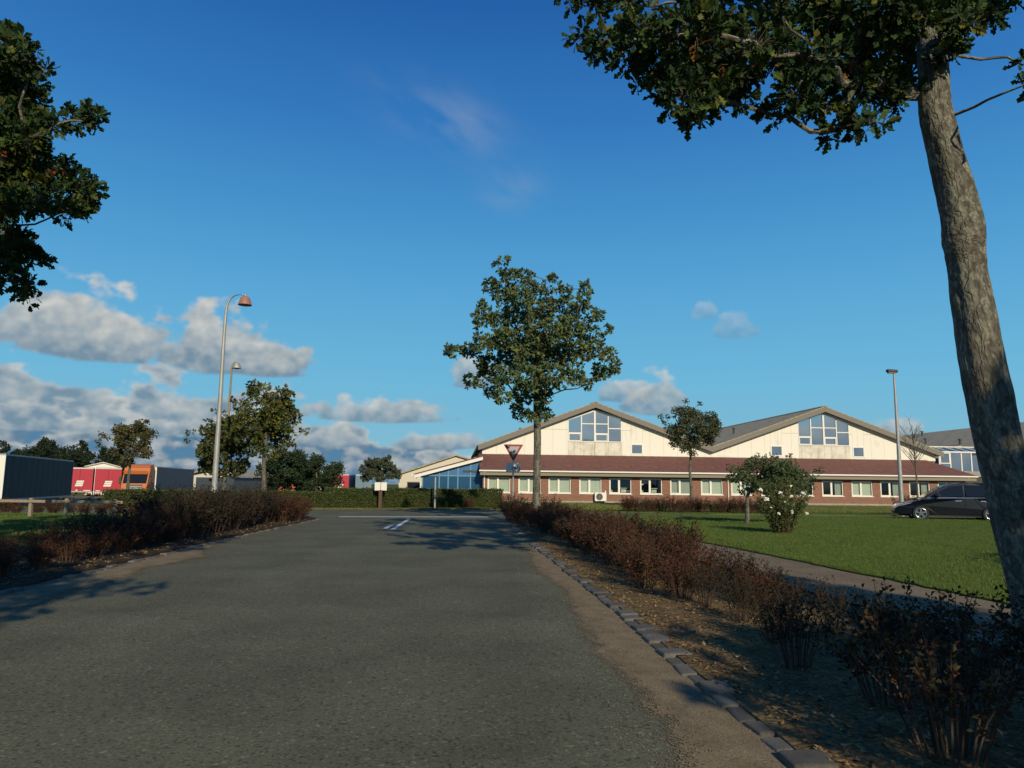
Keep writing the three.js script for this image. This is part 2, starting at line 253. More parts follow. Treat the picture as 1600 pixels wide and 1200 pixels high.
{
  const R1 = EDGE_R.map(([x, d]) => [x + 0.1, d]), P = PATH.slice(1).map(([x, d]) => [x, d]);
  struct('planting_bed', slab([...R1, [0.5, 30.2], [1.9, 31.9], ...PATH.slice().reverse().map(([x, d]) => [x - 0.3, d])], -0.2, 0.03), M.litter, 'earth strip between the kerb and the path');
  struct('planting_bed', slab([...EDGE_L.map(([x, d]) => [x - 0.1, d]), [-7.9, 29.3], [-9.6, 29.6], [-9.7, 20], [-9.2, 8], [-9, -26]], -0.2, 0.05), M.soil, 'dark earth bed under the shrubs beside the road');
  const left = d => pathR(d) - 1.75;
  struct('path', sheet([...PATH.map(([x, d]) => [x - 1.75 + (d > 20 ? 0.25 : 0), d]), ...PATH.slice().reverse().map(([x, d]) => [x + 0.2, d])], 0.062), M.path, 'pale gravel footpath beside the lawn');
  const R = rng(4), e = []; for (let d = -10; d <= 31; d += 0.25) e.push([pathR(d) + (R() - 0.5) * 0.07, d]);
  struct('lawn', slab([...e, [3.2, 32.6], [6, 33.7], [13, 34.2], [45, 35.4], [45, -10]], -0.1, 0.085), M.grass, 'mown green lawn between the path and the parked car');
  struct('lawn', slab([[-9.4, -6], [-9.6, 20], [-9.8, 29.2], [-12, 30.2], [-26, 28.2], [-40, 26], [-40, -6]], -0.1, 0.06), M.grass, 'mown lawn behind the shrubs with the low fence on it');
  struct('verge', slab([[-0.8, 41.9], [2, 41.4], [10, 38], [45, 39.8], [45, 41], [45, 58], [-1.5, 58.5]], -0.1, 0.03), M.verge, 'grass strip in front of the brick building');
  struct('verge', slab([[-1.0, 41.5], [-10, 38.9], [-25, 35.7], [-25, 36.9], [-10, 40.3], [-1.2, 43.6]], -0.1, 0.05), M.rough, 'yellowish grass strip at the foot of the hedge');
}
// sand washed against the edges of the asphalt, with a ragged outline
M.sand.alphaMap = tex(1024, 1, (x, y) => { const v = y, n = 0.55 * N3(x * 256, y * 90, 256, 90) + 0.45 * octs(N1, x, y, 24, 8, 3); return n > -0.05 + 0.82 * v * v ? 255 : 0; }, false); M.sand.alphaMap.repeat.set(0.5, 1); M.sand.alphaMap.wrapT = THREE.ClampToEdgeWrapping; M.sand.alphaTest = 0.5;
M.sand.map.repeat.set(0.67, 0.4);
function ribbon(side, d0, d1, w) {
  const pos = [], uv = [], idx = []; let k = 0;
  for (let d = d0; d <= d1; d += 0.1, k++) { const f = Math.min(1, (d - d0) * 0.8, (d1 - d) * 0.3), e = side > 0 ? edgeR(d) : edgeL(d), ww = w * f * (1 + 0.9 * fbm(d * 0.7, side, 3, 3)); for (let j = 0; j <= 4; j++) { pos.push(e + side * 0.02 - side * ww * 1.5 * j / 4, 0.005, -d); uv.push(d, j / 4 * 0.98 + 0.01); } if (k) for (let j = 0; j < 4; j++) { const p = (k - 1) * 5 + j, q = p + 5; side > 0 ? idx.push(p, q, p + 1, p + 1, q, q + 1) : idx.push(p, p + 1, q, p + 1, q + 1, q); } }
  const g = new THREE.BufferGeometry(); g.setAttribute('position', new THREE.Float32BufferAttribute(pos, 3)); g.setAttribute('uv', new THREE.Float32BufferAttribute(uv, 2)); g.setIndex(idx); g.computeVertexNormals(); return g;
}
{
  const s = part('sand', ribbon(1, 2.2, 17, 0.34), M.sand, scene); s.userData = { kind: 'stuff', label: 'pale sand washed along the kerb beside the red shrubs', category: 'sand' };
  const t = part('sand_001', ribbon(-1, 6.5, 17, 0.5), M.sand, scene); t.userData = { kind: 'stuff', label: 'pale sand washed along the far side of the road', category: 'sand' }; taken.sand = 1;
}
// granite kerb stones, each one a stone
function kerb(edge, side, d0, d1, label) {
  const g0 = new THREE.Group(); g0.name = numbered('kerb'); g0.userData = { kind: 'structure', label, category: 'kerb' }; scene.add(g0);
  const R = rng(side > 0 ? 61 : 62), geos = [0, 1, 2].map(i => { const g = new RoundedBoxGeometry(0.2 + 0.015 * i, 0.2, 0.25 - 0.012 * i, 1, 0.018); const p = g.attributes.position; for (let k = 0; k < p.count; k++) { const f = fbm(p.getX(k) * 9 + i * 5, p.getY(k) * 9, p.getZ(k) * 9, 2) * 0.03; p.setXYZ(k, p.getX(k) + f, p.getY(k) + f * 0.5, p.getZ(k) - f); } g.computeVertexNormals(); return metres(g); });
  for (let d = d0, k = 0; d < d1; d += 0.262, k++) {
    const m = new THREE.Mesh(geos[Math.floor(R() * 3)], M.granite[Math.floor(R() * 3)]); m.name = 'kerb_stone'; m.scale.set(0.92 + 0.14 * R(), 1, 0.98 + 0.07 * R());
    m.position.set(edge(d) + side * 0.1 + (R() - 0.5) * 0.025, -0.072 + (R() - 0.5) * 0.03, -d); m.rotation.set((R() - 0.5) * 0.06, Math.atan2(edge(d) - edge(d + 0.3), 0.3) + (R() - 0.5) * 0.06, (R() - 0.5) * 0.06); g0.add(m);
  }
}
kerb(edgeR, 1, 2.0, 28.4, 'row of rough granite kerb stones beside the red shrubs');
kerb(edgeL, -1, 4.5, 27.6, 'row of granite kerb stones on the far side of the road');
// painted markings
{
  const q = (pts, y = 0.005) => sheet(pts, y);
  struct('stop_line', q([[-6.9, 30.0], [-0.9, 31.4], [-0.95, 31.85], [-6.95, 30.45]]), M.paint, 'worn white line across the mouth of the road');
  struct('centre_line', q([[-3.58, 22.3], [-3.44, 22.3], [-3.88, 29.2], [-4.02, 29.2]]), M.paint, 'long white dash in the middle of the road');
  struct('centre_line', q([[-3.86, 22.7], [-3.72, 22.7], [-3.82, 24.6], [-3.96, 24.6]]), M.paint, 'short worn white dash beside the long one');
}

// ------------------------------------------------------------------ plants
class Leaves {
  constructor() { this.p = []; this.c = []; }
  // a leaf at (x,y,z) of length s; axis u along it, v across it
  simple(x, y, z, u, v, s, w, c, fold = 0.25) {
    const n = new THREE.Vector3().crossVectors(u, v), P = (a, b, h) => [x + (u.x * a + v.x * b + n.x * h) * s, y + (u.y * a + v.y * b + n.y * h) * s, z + (u.z * a + v.z * b + n.z * h) * s];
    const A = P(0, 0, 0), B = P(0.5, w, fold * w), C = P(1, 0, -0.08), D = P(0.5, -w, fold * w);
    this.p.push(...A, ...B, ...C, ...A, ...C, ...D); for (let i = 0; i < 6; i++) this.c.push(...c);
  }
  lobed(x, y, z, u, v, s, c) {
    const n = new THREE.Vector3().crossVectors(u, v), P = (a, b) => { const h = Math.abs(b) * 0.35 - a * a * 0.12; return [x + (u.x * a + v.x * b + n.x * h) * s, y + (u.y * a + v.y * b + n.y * h) * s, z + (u.z * a + v.z * b + n.z * h) * s]; };
    const o = Leaves.outline, m = P(0.5, 0);
    for (const sg of [1, -1]) for (let i = 0; i < o.length - 1; i++) { const a = P(o[i][0], sg * o[i][1]), b = P(o[i + 1][0], sg * o[i + 1][1]); this.p.push(...m, ...a, ...b); for (let k = 0; k < 3; k++) this.c.push(...c); }
  }
  geo() { const g = new THREE.BufferGeometry(); g.setAttribute('position', new THREE.Float32BufferAttribute(this.p, 3)); g.setAttribute('color', new THREE.Float32BufferAttribute(this.c, 3)); return g; }
}
Leaves.outline = [[0, 0], [0.16, 0.13], [0.27, 0.07], [0.43, 0.24], [0.53, 0.11], [0.74, 0.27], [0.84, 0.15], [1, 0]];
const frame = (R, up = 0.3) => { const u = new THREE.Vector3(R() * 2 - 1, R() * 2 - 1 + up, R() * 2 - 1).normalize(), v = new THREE.Vector3(R() * 2 - 1, R() * 2 - 1, R() * 2 - 1).cross(u).normalize(); return [u, v]; };
const pick = (R, list) => { let k = R(); for (const [w, c] of list) { if (k < w) { const s = 0.7 + 0.6 * R(); return c.map(v => v * s); } k -= w; } const s = 0.7 + 0.6 * R(); return list[list.length - 1][1].map(v => v * s); };
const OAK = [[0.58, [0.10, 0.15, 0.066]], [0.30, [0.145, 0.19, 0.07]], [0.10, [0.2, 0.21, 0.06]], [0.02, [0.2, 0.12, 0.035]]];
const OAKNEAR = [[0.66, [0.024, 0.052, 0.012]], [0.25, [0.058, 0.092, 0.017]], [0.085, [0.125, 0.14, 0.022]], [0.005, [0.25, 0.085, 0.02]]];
const DULL = [[0.6, [0.085, 0.105, 0.045]], [0.28, [0.12, 0.125, 0.055]], [0.12, [0.14, 0.11, 0.05]]];
const DEEP = [[0.75, [0.03, 0.056, 0.024]], [0.25, [0.055, 0.08, 0.03]]];
// a tree: trunk path, clumps [x, y, z, r] round which leaves grow, each carried by a limb from the trunk
function tree(name, label, [x, y, z], o) {
  const t = thing(name, label, 'tree', [x, y, z], o.turn || 0, o.group), R = rng(o.seed);
  const tp = o.trunk, wood = [limb(tp, o.sides || 10, o.seg || tp.length * 4, o.bump)], twigs = [], leaves = new Leaves();
  const sets = [[o.clumps, o.leaves, o.lobed, o.size], [o.extra || [], o.extraLeaves || 0, false, o.size * 1.45]], low = o.low || 1.8;
  // branching: every clump hangs on the trunk or on a clump nearer to it
  const nodes = []; for (let i = 0; i < tp.length; i++) for (let k = 0; k < 3; k++) { const q = tp[Math.min(i + 1, tp.length - 1)], p = tp[i].map((v, j) => mix(v, q[j], k / 3)); if (p[1] >= low) nodes.push({ p, way: 0.12 * (p[1] - low), up: null, n: 0, r: p[3], trunk: true }); }
  const axis = c => { let m = 1e9; for (const q of nodes) if (q.trunk) m = Math.min(m, Math.hypot(c[0] - q.p[0], c[1] - q.p[1], c[2] - q.p[2])); return m; };
  const all = [...sets[0][0], ...sets[1][0]].map(c => ({ c, a: axis(c) })).sort((p, q) => p.a - q.a);
  for (const { c } of all) {
    let best = null, bc = 1e9; for (const q of nodes) { const L = Math.hypot(c[0] - q.p[0], c[1] - q.p[1], c[2] - q.p[2]), cost = L + 0.32 * q.way + Math.max(0, q.p[1] - c[1]) * 0.7 + (q.trunk ? 0.12 : 0); if (cost < bc) { bc = cost; best = q; } }
    nodes.push({ p: c, way: best.way + Math.hypot(c[0] - best.p[0], c[1] - best.p[1], c[2] - best.p[2]), up: best, n: 0, r: 0 });
  }
  for (const q of nodes) if (!q.trunk) for (let k = q; k && !k.trunk; k = k.up) k.n++;
  for (const q of nodes) {
    if (q.trunk) continue; const u = q.up, r1 = (o.limb || 0.03) * Math.sqrt(q.n) * 0.5, r0 = Math.min(u.trunk ? u.r * 0.6 : (o.limb || 0.03) * Math.sqrt(u.n) * 0.5, r1 * 1.25 + 0.004), [ax, ay, az] = u.p, [cx, cy, cz] = q.p, L = Math.hypot(cx - ax, cy - ay, cz - az), j = () => (R() - 0.5) * 0.22 * L;
    wood.push(limb([[ax, ay, az, r0], [mix(ax, cx, 0.35) + j(), mix(ay, cy, 0.35) + j() * 0.7, mix(az, cz, 0.35) + j(), mix(r0, r1, 0.4)], [mix(ax, cx, 0.7) + j(), mix(ay, cy, 0.7) + j() * 0.7, mix(az, cz, 0.7) + j(), mix(r0, r1, 0.7)], [cx, cy, cz, r1 * 0.8]], 5, 6));
  }
  for (const [clumps, total, lobed, size] of sets) {
    const area = clumps.reduce((s, c) => s + c[3] ** 2.2, 0);
    for (const [cx, cy, cz, cr] of clumps) {
      const n = Math.max(4, Math.round(total * cr ** 2.2 / area));
      if (o.rosette) {                                 // oak: leaves in rosettes at the ends of twigs
        const m = Math.max(2, Math.round(n / 9));
        for (let i = 0; i < m; i++) {
          const [d] = frame(R, 0.1), rr = cr * Math.pow(R(), 0.45), ex = cx + d.x * rr, ey = cy + d.y * rr * 0.85, ez = cz + d.z * rr;
          if (o.twigs && lobed && rr > cr * 0.35) twigs.push(limb([[cx + d.x * rr * 0.2, cy + d.y * rr * 0.1, cz + d.z * rr * 0.2, 0.005], [mix(cx, ex, 0.6), mix(cy, ey, 0.55), mix(cz, ez, 0.6), 0.0035], [ex, ey, ez, 0.0025]], 3, 2));
          const tint = pick(R, o.palette);
          for (let k = 0; k < 9; k++) {
            const [u, v] = frame(R, 0.05); u.addScaledVector(d, 0.7).normalize(); v.cross(u).cross(u).normalize();
            const c = R() < 0.75 ? tint.map(q => q * (0.8 + 0.4 * R())) : pick(R, o.palette), s = size * (0.7 + 0.5 * R()), off = s * 0.35 * R();
            if (lobed) leaves.lobed(ex + u.x * off, ey + u.y * off, ez + u.z * off, u, v, s, c); else leaves.simple(ex + u.x * off, ey + u.y * off, ez + u.z * off, u, v, s, 0.33, c);
          }
        }
      } else for (let i = 0; i < n; i++) { const [d] = frame(R, 0), rr = cr * Math.pow(R(), 0.42), [u, v] = frame(R, 0); leaves.simple(cx + d.x * rr, cy + d.y * rr * 0.85, cz + d.z * rr, u, v, size * (0.65 + 0.6 * R()), 0.36, pick(R, o.palette)); }
    }
  }
  part('trunk', wood, o.bark || M.bark, t);
  const cr = part('crown', leaves.geo(), o.leafMat || M.leaf, t); if (twigs.length) part('twigs', twigs, M.twig, cr);
  return t;
}
function cloudOfClumps(seed, n, cy, rx, ry, rz, r0, r1, shoots = 0) {
  const R = rng(seed), out = [];
  while (out.length < n) { const a = R() * 2 - 1, b = R() * 2 - 1, c = R() * 2 - 1, q = Math.hypot(a, b, c), lump = 0.82 + 0.75 * fbm(a * 1.7 + seed, b * 1.7, c * 1.7, 2); if (q < lump && q > 0.18) out.push([a * rx, cy + b * ry, c * rz, mix(r0, r1, R())]); }
  for (let i = 0; i < shoots; i++) { const a = R() * Math.PI * 2, e = R() * 1.4 - 0.2, k = 1.02 + 0.16 * R(); out.push([Math.cos(a) * Math.cos(e) * rx * k, cy + Math.sin(e) * ry * k, Math.sin(a) * Math.cos(e) * rz * k, r0 * 0.7]); }
  return out;
}
const straight = (h, r0, r1, lean = 0.1, seed = 1) => { const R = rng(seed), p = []; for (let i = 0; i <= 5; i++) p.push([(R() - 0.5) * lean * (i ? 1 : 0), h * i / 5, (R() - 0.5) * lean * (i ? 1 : 0), mix(r0 * (i ? 1 : 1.25), r1, i / 5)]); return p; };
// clumps of leaves [x, y, z, radius] from each trunk's foot, and the near trunk [x, y, radius]
const MID = [[-1.25,9.53,-0.42,0.2],[-1.49,9.45,-0.77,0.17],[-1.01,9.1,-1.07,0.41],[-1.73,8.78,-1.3,0.36],[-0.46,9.07,-0.94,0.35],[-1.31,8.57,-1.43,0.48],[-0.61,7.61,1.82,0.47],[0.04,8.23,0.14,0.45],[0.67,9.24,-1.72,0.27],[0.96,8.37,-0.55,0.35],[1.85,8.72,-1.14,0.3],[1.56,7.7,1.13,0.27],[1.49,7.49,0.1,0.45],[2.01,7.21,0.59,0.33],[2.54,6.89,-0.07,0.2],[-2.04,7.7,-0.18,0.28],[-2.03,6.92,1.14,0.32],[-1.37,7.09,0.92,0.49],[-0.7,7.12,0.84,0.55],[0.12,7.77,-1.66,0.6],[0.75,7.87,-1.01,0.47],[1.12,6.67,1.17,0.54],[1.93,6.86,-0.8,0.47],[0.28,6.39,1.43,0.59],[-0.45,6.58,-0.46,0.58],[-1.19,6.29,1.28,0.48],[-1.9,6.12,1.26,0.43],[-2.5,6.11,-0.61,0.35],[-2.96,5.97,0.17,0.28],[-3.19,6.02,0.17,0.2],[-1.87,5.88,-1.3,0.42],[-1.03,6.02,-1.34,0.59],[-0.24,5.6,0.84,0.6],[0.68,6.17,-1.79,0.66],[1.39,6.01,-0.13,0.57],[2.12,6.19,-0.42,0.46],[2.41,5.92,0.48,0.28],[2.72,5.63,-0.57,0.35],[2.29,5.36,-0.39,0.4],[-1.8,5.39,-1.29,0.42],[-2.42,5.06,-0.69,0.29],[-2.08,4.79,0.45,0.19],[-1.13,5.08,0.48,0.5],[-0.36,4.85,1.32,0.54],[0.4,4.96,1.39,0.48],[1.09,4.9,1.49,0.43],[1.67,4.87,0.57,0.28],[-1.7,4.66,-0.29,0.23],[-1.21,4.2,1.68,0.32],[-0.54,4.55,-0.69,0.41],[-0.01,4.51,0.65,0.44],[0.32,4.33,0.75,0.27],[-0.66,3.87,-0.36,0.29],[-0.38,3.72,0.02,0.23],[0.01,3.77,0.22,0.39],[0.36,3.79,0.02,0.17]];
const BIG = [[-4.27,6.09,-0.37,0.14],[-4.2,5.25,0.8,0.15],[-3.74,6.15,-0.86,0.19],[-3.9,5.4,0.86,0.18],[-3.44,6.08,-0.45,0.28],[-3.31,5.83,-0.62,0.31],[-3.38,5.34,0.87,0.25],[-2.75,6.28,-0.52,0.28],[-3.11,5.42,0.24,0.31],[-2.68,5.76,-0.14,0.27],[-2.85,5.25,0.88,0.18],[-3.49,4.78,0.82,0.2],[-3.21,4.92,0.57,0.21],[-2.54,5.77,-0.82,0.23],[-3.29,4.72,0.55,0.13],[-2.45,5.71,-0.46,0.15],[-4.41,6.84,-0.77,0.13],[-4.06,6.82,-0.8,0.19],[-3.88,6.04,0.28,0.17],[-3.22,6.09,0.26,0.17],[-2.21,5.71,-0.04,0.17],[-1.91,6.38,-0.5,0.25],[-2.55,5.67,0.71,0.18],[-1.76,6.57,-0.45,0.28],[-1.53,6.34,-0.54,0.19],[-1.81,5.83,-0.65,0.25],[-2.26,5.08,0.83,0.2],[-1.66,5.62,-0.8,0.23],[-2.45,4.84,0.74,0.16],[-2.51,4.88,0.29,0.12],[-1.55,6.29,-0.2,0.27],[-1.26,6.45,-0.75,0.22],[-1.63,5.41,0.29,0.22],[-0.98,5.79,-0.76,0.26],[-1.09,5.31,-0.08,0.18],[-1.7,5.19,0.34,0.17],[-1.86,4.73,0.33,0.15],[-1.81,4.66,0.58,0.11],[-1.76,4.57,0.76,0.1],[-1.61,5.6,0.63,0.24],[-1.01,5.97,-0.34,0.27],[-0.56,5.98,-0.89,0.23],[-1.28,5.75,0.61,0.24],[-1.53,5.7,0.81,0.23],[-0.16,6.89,-0.88,0.2],[-0.52,5.97,-0.06,0.2],[-0.71,5.63,0.17,0.14],[-0.71,5.75,0.47,0.19],[-0.12,6.29,-0.17,0.18],[0.35,6.69,-0.59,0.19],[-0.49,6.25,0.08,0.23],[0.08,5.52,0.14,0.07],[-0.42,4.92,0.8,0.05]];
const LEFT = [[1.49,8.34,-0.83,0.14],[3.07,6.85,0.93,0.18],[2.25,7.26,0.01,0.23],[2.03,7.42,-0.68,0.25],[3.25,6.76,0.74,0.09],[1.9,7.14,-0.46,0.28],[1.9,7.26,-0.9,0.22],[2.2,6.64,-0.26,0.27],[2.28,6.69,-0.58,0.21],[3.52,5.97,0.79,0.12],[3.36,6.38,0.13,0.15],[3.95,6.12,0.7,0.14],[1.82,6.5,-0.69,0.32],[2.89,5.94,0.41,0.22],[2.53,5.76,0.09,0.3],[2.05,6.33,-1.0,0.22],[2.45,6.12,-0.7,0.14],[1.7,5.9,-0.95,0.33],[2.77,5.44,0.09,0.17],[2.99,5.54,0.02,0.17],[2.95,5.86,-0.46,0.16],[3.44,5.36,0.04,0.25],[2.99,4.99,0.42,0.19],[2.59,5.11,0.19,0.23],[3.54,4.95,0.71,0.15],[3.49,4.95,0.25,0.16],[2.91,5.49,-0.98,0.15],[1.76,5.18,-0.92,0.18],[2.41,4.62,-0.25,0.24],[2.85,4.43,0.0,0.17],[2.69,4.36,0.32,0.19],[3.15,3.85,0.82,0.15],[3.1,3.85,0.46,0.14],[2.49,3.93,-0.56,0.09]];
const BIGTRUNK = [[-0.048,-0.059,0.268],[-0.138,0.396,0.256],[-0.256,0.976,0.243],[-0.333,1.51,0.237],[-0.419,2.117,0.225],[-0.492,2.864,0.219],[-0.543,3.44,0.201],[-0.551,3.765,0.231],[-0.586,4.16,0.207],[-0.682,4.696,0.183],[-0.743,5.14,0.17],[-0.738,5.591,0.158],[-0.758,6.086,0.134],[-0.787,6.662,0.122]];
{
  // the near oak on the right: trunk with swellings and cracked bark
  const R = rng(77), extra = cloudOfClumps(78, 46, 8.9, 3.6, 2.0, 3.2, 0.35, 0.6).map(([x, y, z, r]) => [x - 0.9, y, z - 0.2, r]);
  tree('oak_tree', 'big oak with grey lichened trunk leaning in from the edge of the lawn', [5.0, 0.05, -7], {
    seed: 5, trunk: [...BIGTRUNK.map(([x, y, r]) => [x, y, 0, r * 0.86]), [-0.72, 7.6, 0, 0.1], [-0.75, 9.2, 0, 0.05]], sides: 56, seg: 230,
    bump: (t, a, L) => { const y = t * L, cx = Math.cos(a), sx = Math.sin(a); return 0.55 * fbm(cx * 0.9, y * 0.9, sx * 0.9 + 4, 2) * 0.35 + 0.10 * fbm(cx * 6, y * 2.2, sx * 6, 3) + 0.07 * (Math.abs(fbm(cx * 13, y * 4, sx * 13, 2)) - 0.2); },
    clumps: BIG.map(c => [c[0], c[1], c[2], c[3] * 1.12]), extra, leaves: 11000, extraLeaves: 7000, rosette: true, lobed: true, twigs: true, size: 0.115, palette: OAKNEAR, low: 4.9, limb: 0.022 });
  // the oak on the left whose trunk stands outside the picture
  tree('oak_tree', 'oak whose leafy boughs reach in beside the red shrubs and the low fence', [-9.6, 0.05, -10], {
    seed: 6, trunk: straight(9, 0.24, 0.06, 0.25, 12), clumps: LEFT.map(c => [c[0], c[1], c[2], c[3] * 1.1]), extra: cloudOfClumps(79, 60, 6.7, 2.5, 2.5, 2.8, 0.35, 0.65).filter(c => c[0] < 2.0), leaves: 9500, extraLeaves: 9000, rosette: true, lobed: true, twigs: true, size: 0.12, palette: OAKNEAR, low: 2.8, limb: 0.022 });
  // the oak at the end of the shrub row
  tree('oak_tree', 'young oak with slim straight trunk beside the give way sign', [0.9, 0.05, -26], {
    seed: 7, trunk: [[0, 0, 0, 0.17], [0.0, 1, 0, 0.14], [0.01, 2, 0, 0.13], [0.02, 3.0, 0, 0.135], [-0.02, 4.0, 0, 0.12], [-0.05, 5.2, 0, 0.09], [-0.15, 6.6, 0.05, 0.06], [-0.3, 8.2, 0, 0.025]], clumps: MID, extra: cloudOfClumps(80, 9, 6.1, 1.4, 1.3, 1.4, 0.3, 0.45), leaves: 20000, extraLeaves: 1300, rosette: true, size: 0.14, palette: OAK, low: 3.0, limb: 0.024 });
  // trees behind the camera whose shadows fall into view
  const bg = { rosette: true, palette: OAK, size: 0.17 };
  tree('oak_tree', 'oak beside the road behind the viewer, casting shade over the near shrubs', [6.5, 0.05, 3.5], { ...bg, seed: 8, trunk: straight(5.2, 0.2, 0.05, 0.2, 13), clumps: cloudOfClumps(81, 80, 3.1, 2.5, 2.3, 2.8, 0.5, 0.8), leaves: 19000, low: 1.0 });
  tree('oak_tree', 'oak on the lawn out of view, throwing its crown shadow on the grass', [13.6, 0.05, -0.5], { ...bg, seed: 9, trunk: straight(6.2, 0.2, 0.05, 0.2, 14), clumps: cloudOfClumps(82, 34, 4.6, 1.9, 2.2, 1.9, 0.5, 0.8), leaves: 5000, low: 2.2 });
  tree('oak_tree', 'oak behind the viewer throwing a ragged shadow over the asphalt', [-6.6, 0.05, 4.0], { ...bg, seed: 10, trunk: straight(8, 0.22, 0.05, 0.2, 15), clumps: cloudOfClumps(83, 66, 6.0, 3.8, 2.3, 3.4, 0.5, 0.85, 6).map(c => [c[0] + 2.4, c[1], c[2], c[3]]), leaves: 10500, low: 2.6 });
  tree('oak_tree', 'oak beside the viewer shading the tall dark shrubs across the road', [-6.4, 0.05, -2.0], { ...bg, seed: 18, trunk: straight(9, 0.22, 0.05, 0.2, 24), clumps: cloudOfClumps(91, 46, 6.9, 2.5, 1.4, 2.0, 0.5, 0.8, 4).map(c => [c[0] + 2.0, c[1], c[2], c[3]]), leaves: 9500, low: 3.2 });
  tree('cypress_tree', 'narrow tall tree behind the viewer shading the foot of the big oak trunk', [8.3, 0.05, 4.5], { ...bg, seed: 19, trunk: straight(7.6, 0.14, 0.03, 0.1, 25), clumps: [...Array(46)].map((_, k) => { const y = 2.2 + k * 0.125, a = k * 2.4, q = 0.55 * (1 - Math.max(0, k - 30) / 26); return [Math.cos(a) * q, y, Math.sin(a) * q, 0.42]; }), leaves: 8000, low: 0.8 });
  // middle distance
  tree('broadleaf_tree', 'small greyish tree with thin trunk standing before the first white gable', [10.9, 0, -45], { seed: 11, trunk: straight(6, 0.11, 0.03, 0.12, 16), clumps: cloudOfClumps(84, 46, 4.85, 1.75, 1.65, 1.7, 0.28, 0.5, 12), leaves: 9000, size: 0.13, palette: DULL, low: 2.6, limb: 0.018 });
  tree('broadleaf_tree', 'yellow-green tree beside the tall curved street lamp', [-13.3, 0, -40], { seed: 12, trunk: straight(6.2, 0.15, 0.04, 0.15, 17), clumps: cloudOfClumps(85, 70, 4.6, 1.85, 2.1, 1.7, 0.3, 0.55, 14), leaves: 11000, rosette: true, size: 0.17, palette: [[0.5, [0.095, 0.115, 0.03]], [0.3, [0.16, 0.16, 0.035]], [0.2, [0.06, 0.085, 0.028]]], low: 2.2, limb: 0.018 });
  tree('broadleaf_tree', 'lower spreading tree behind the two left street lamps', [-16.6, -0.05, -43], { seed: 13, trunk: straight(5, 0.13, 0.04, 0.15, 18), clumps: cloudOfClumps(86, 70, 3.3, 2.0, 2.1, 1.7, 0.3, 0.55, 12), leaves: 11000, rosette: true, size: 0.17, palette: [[0.6, [0.075, 0.092, 0.03]], [0.4, [0.125, 0.125, 0.035]]], low: 1.2, limb: 0.018 });
  tree('broadleaf_tree', 'dark round tree behind the hedge', [-15.7, -0.3, -52], { seed: 14, trunk: straight(3.6, 0.13, 0.04, 0.2, 19), clumps: cloudOfClumps(87, 60, 2.5, 2.0, 1.9, 1.9, 0.35, 0.6, 5), leaves: 10000, size: 0.17, palette: DEEP, low: 1.0, limb: 0.018 });
  tree('broadleaf_tree', 'dark low tree tapering down behind the hedge toward the red container', [-14.0, -0.3, -53.5], { seed: 15, trunk: straight(3, 0.11, 0.04, 0.2, 20), clumps: cloudOfClumps(88, 50, 1.9, 1.7, 1.6, 1.7, 0.3, 0.55, 5), leaves: 8000, size: 0.17, palette: DEEP, low: 0.8, limb: 0.018 });
  tree('broadleaf_tree', 'small hazy tree behind the white notice board', [-12.3, -0.3, -70], { seed: 16, trunk: straight(3.6, 0.12, 0.04, 0.2, 21), clumps: cloudOfClumps(89, 34, 2.95, 1.95, 1.3, 1.6, 0.3, 0.5, 9), leaves: 8000, size: 0.17, palette: [[0.6, [0.08, 0.10, 0.06]], [0.4, [0.11, 0.125, 0.065]]], low: 1.2, limb: 0.018 });
  tree('broadleaf_tree', 'tree with thin browning crown between the red trailers and the orange lorry', [-23.1, -1.0, -45], { seed: 17, trunk: straight(5.6, 0.12, 0.03, 0.2, 22), clumps: cloudOfClumps(90, 38, 4.55, 1.6, 1.5, 1.5, 0.25, 0.45, 12), leaves: 4600, size: 0.15, palette: [[0.5, [0.085, 0.088, 0.03]], [0.5, [0.13, 0.11, 0.042]]], low: 2.2, limb: 0.018 });
  // bare sapling
  const s = thing('bare_sapling', 'leafless sapling standing between the lamp post and the dark car', 'tree', [24.6, 0, -45]), Q = rng(23), w = [limb([[0, 0, 0, 0.07], [0.02, 2, 0, 0.055], [0, 3.2, 0, 0.045], [-0.05, 4.4, 0, 0.025], [-0.08, 5.3, 0, 0.008]], 7)];
  for (let i = 0; i < 34; i++) { const y = 2.7 + Q() * 2, a = Q() * 6.28, l = 0.5 + Q() * 0.9, ex = Math.cos(a) * l * 0.75, ez = Math.sin(a) * l * 0.75; w.push(limb([[0, y, 0, 0.022], [ex * 0.5, y + l * 0.45, ez * 0.5, 0.014], [ex, y + l, ez, 0.006]], 4, 4)); for (let k = 0; k < 3; k++) { const b = Q() * 6.28, f = 0.4 + Q() * 0.5; w.push(limb([[ex * f, y + l * f * 0.95, ez * f, 0.01], [ex * f + Math.cos(b) * 0.2, y + l * f + 0.3, ez * f + Math.sin(b) * 0.2, 0.004]], 3, 2)); } }
  part('trunk', w, M.bark, s);
}
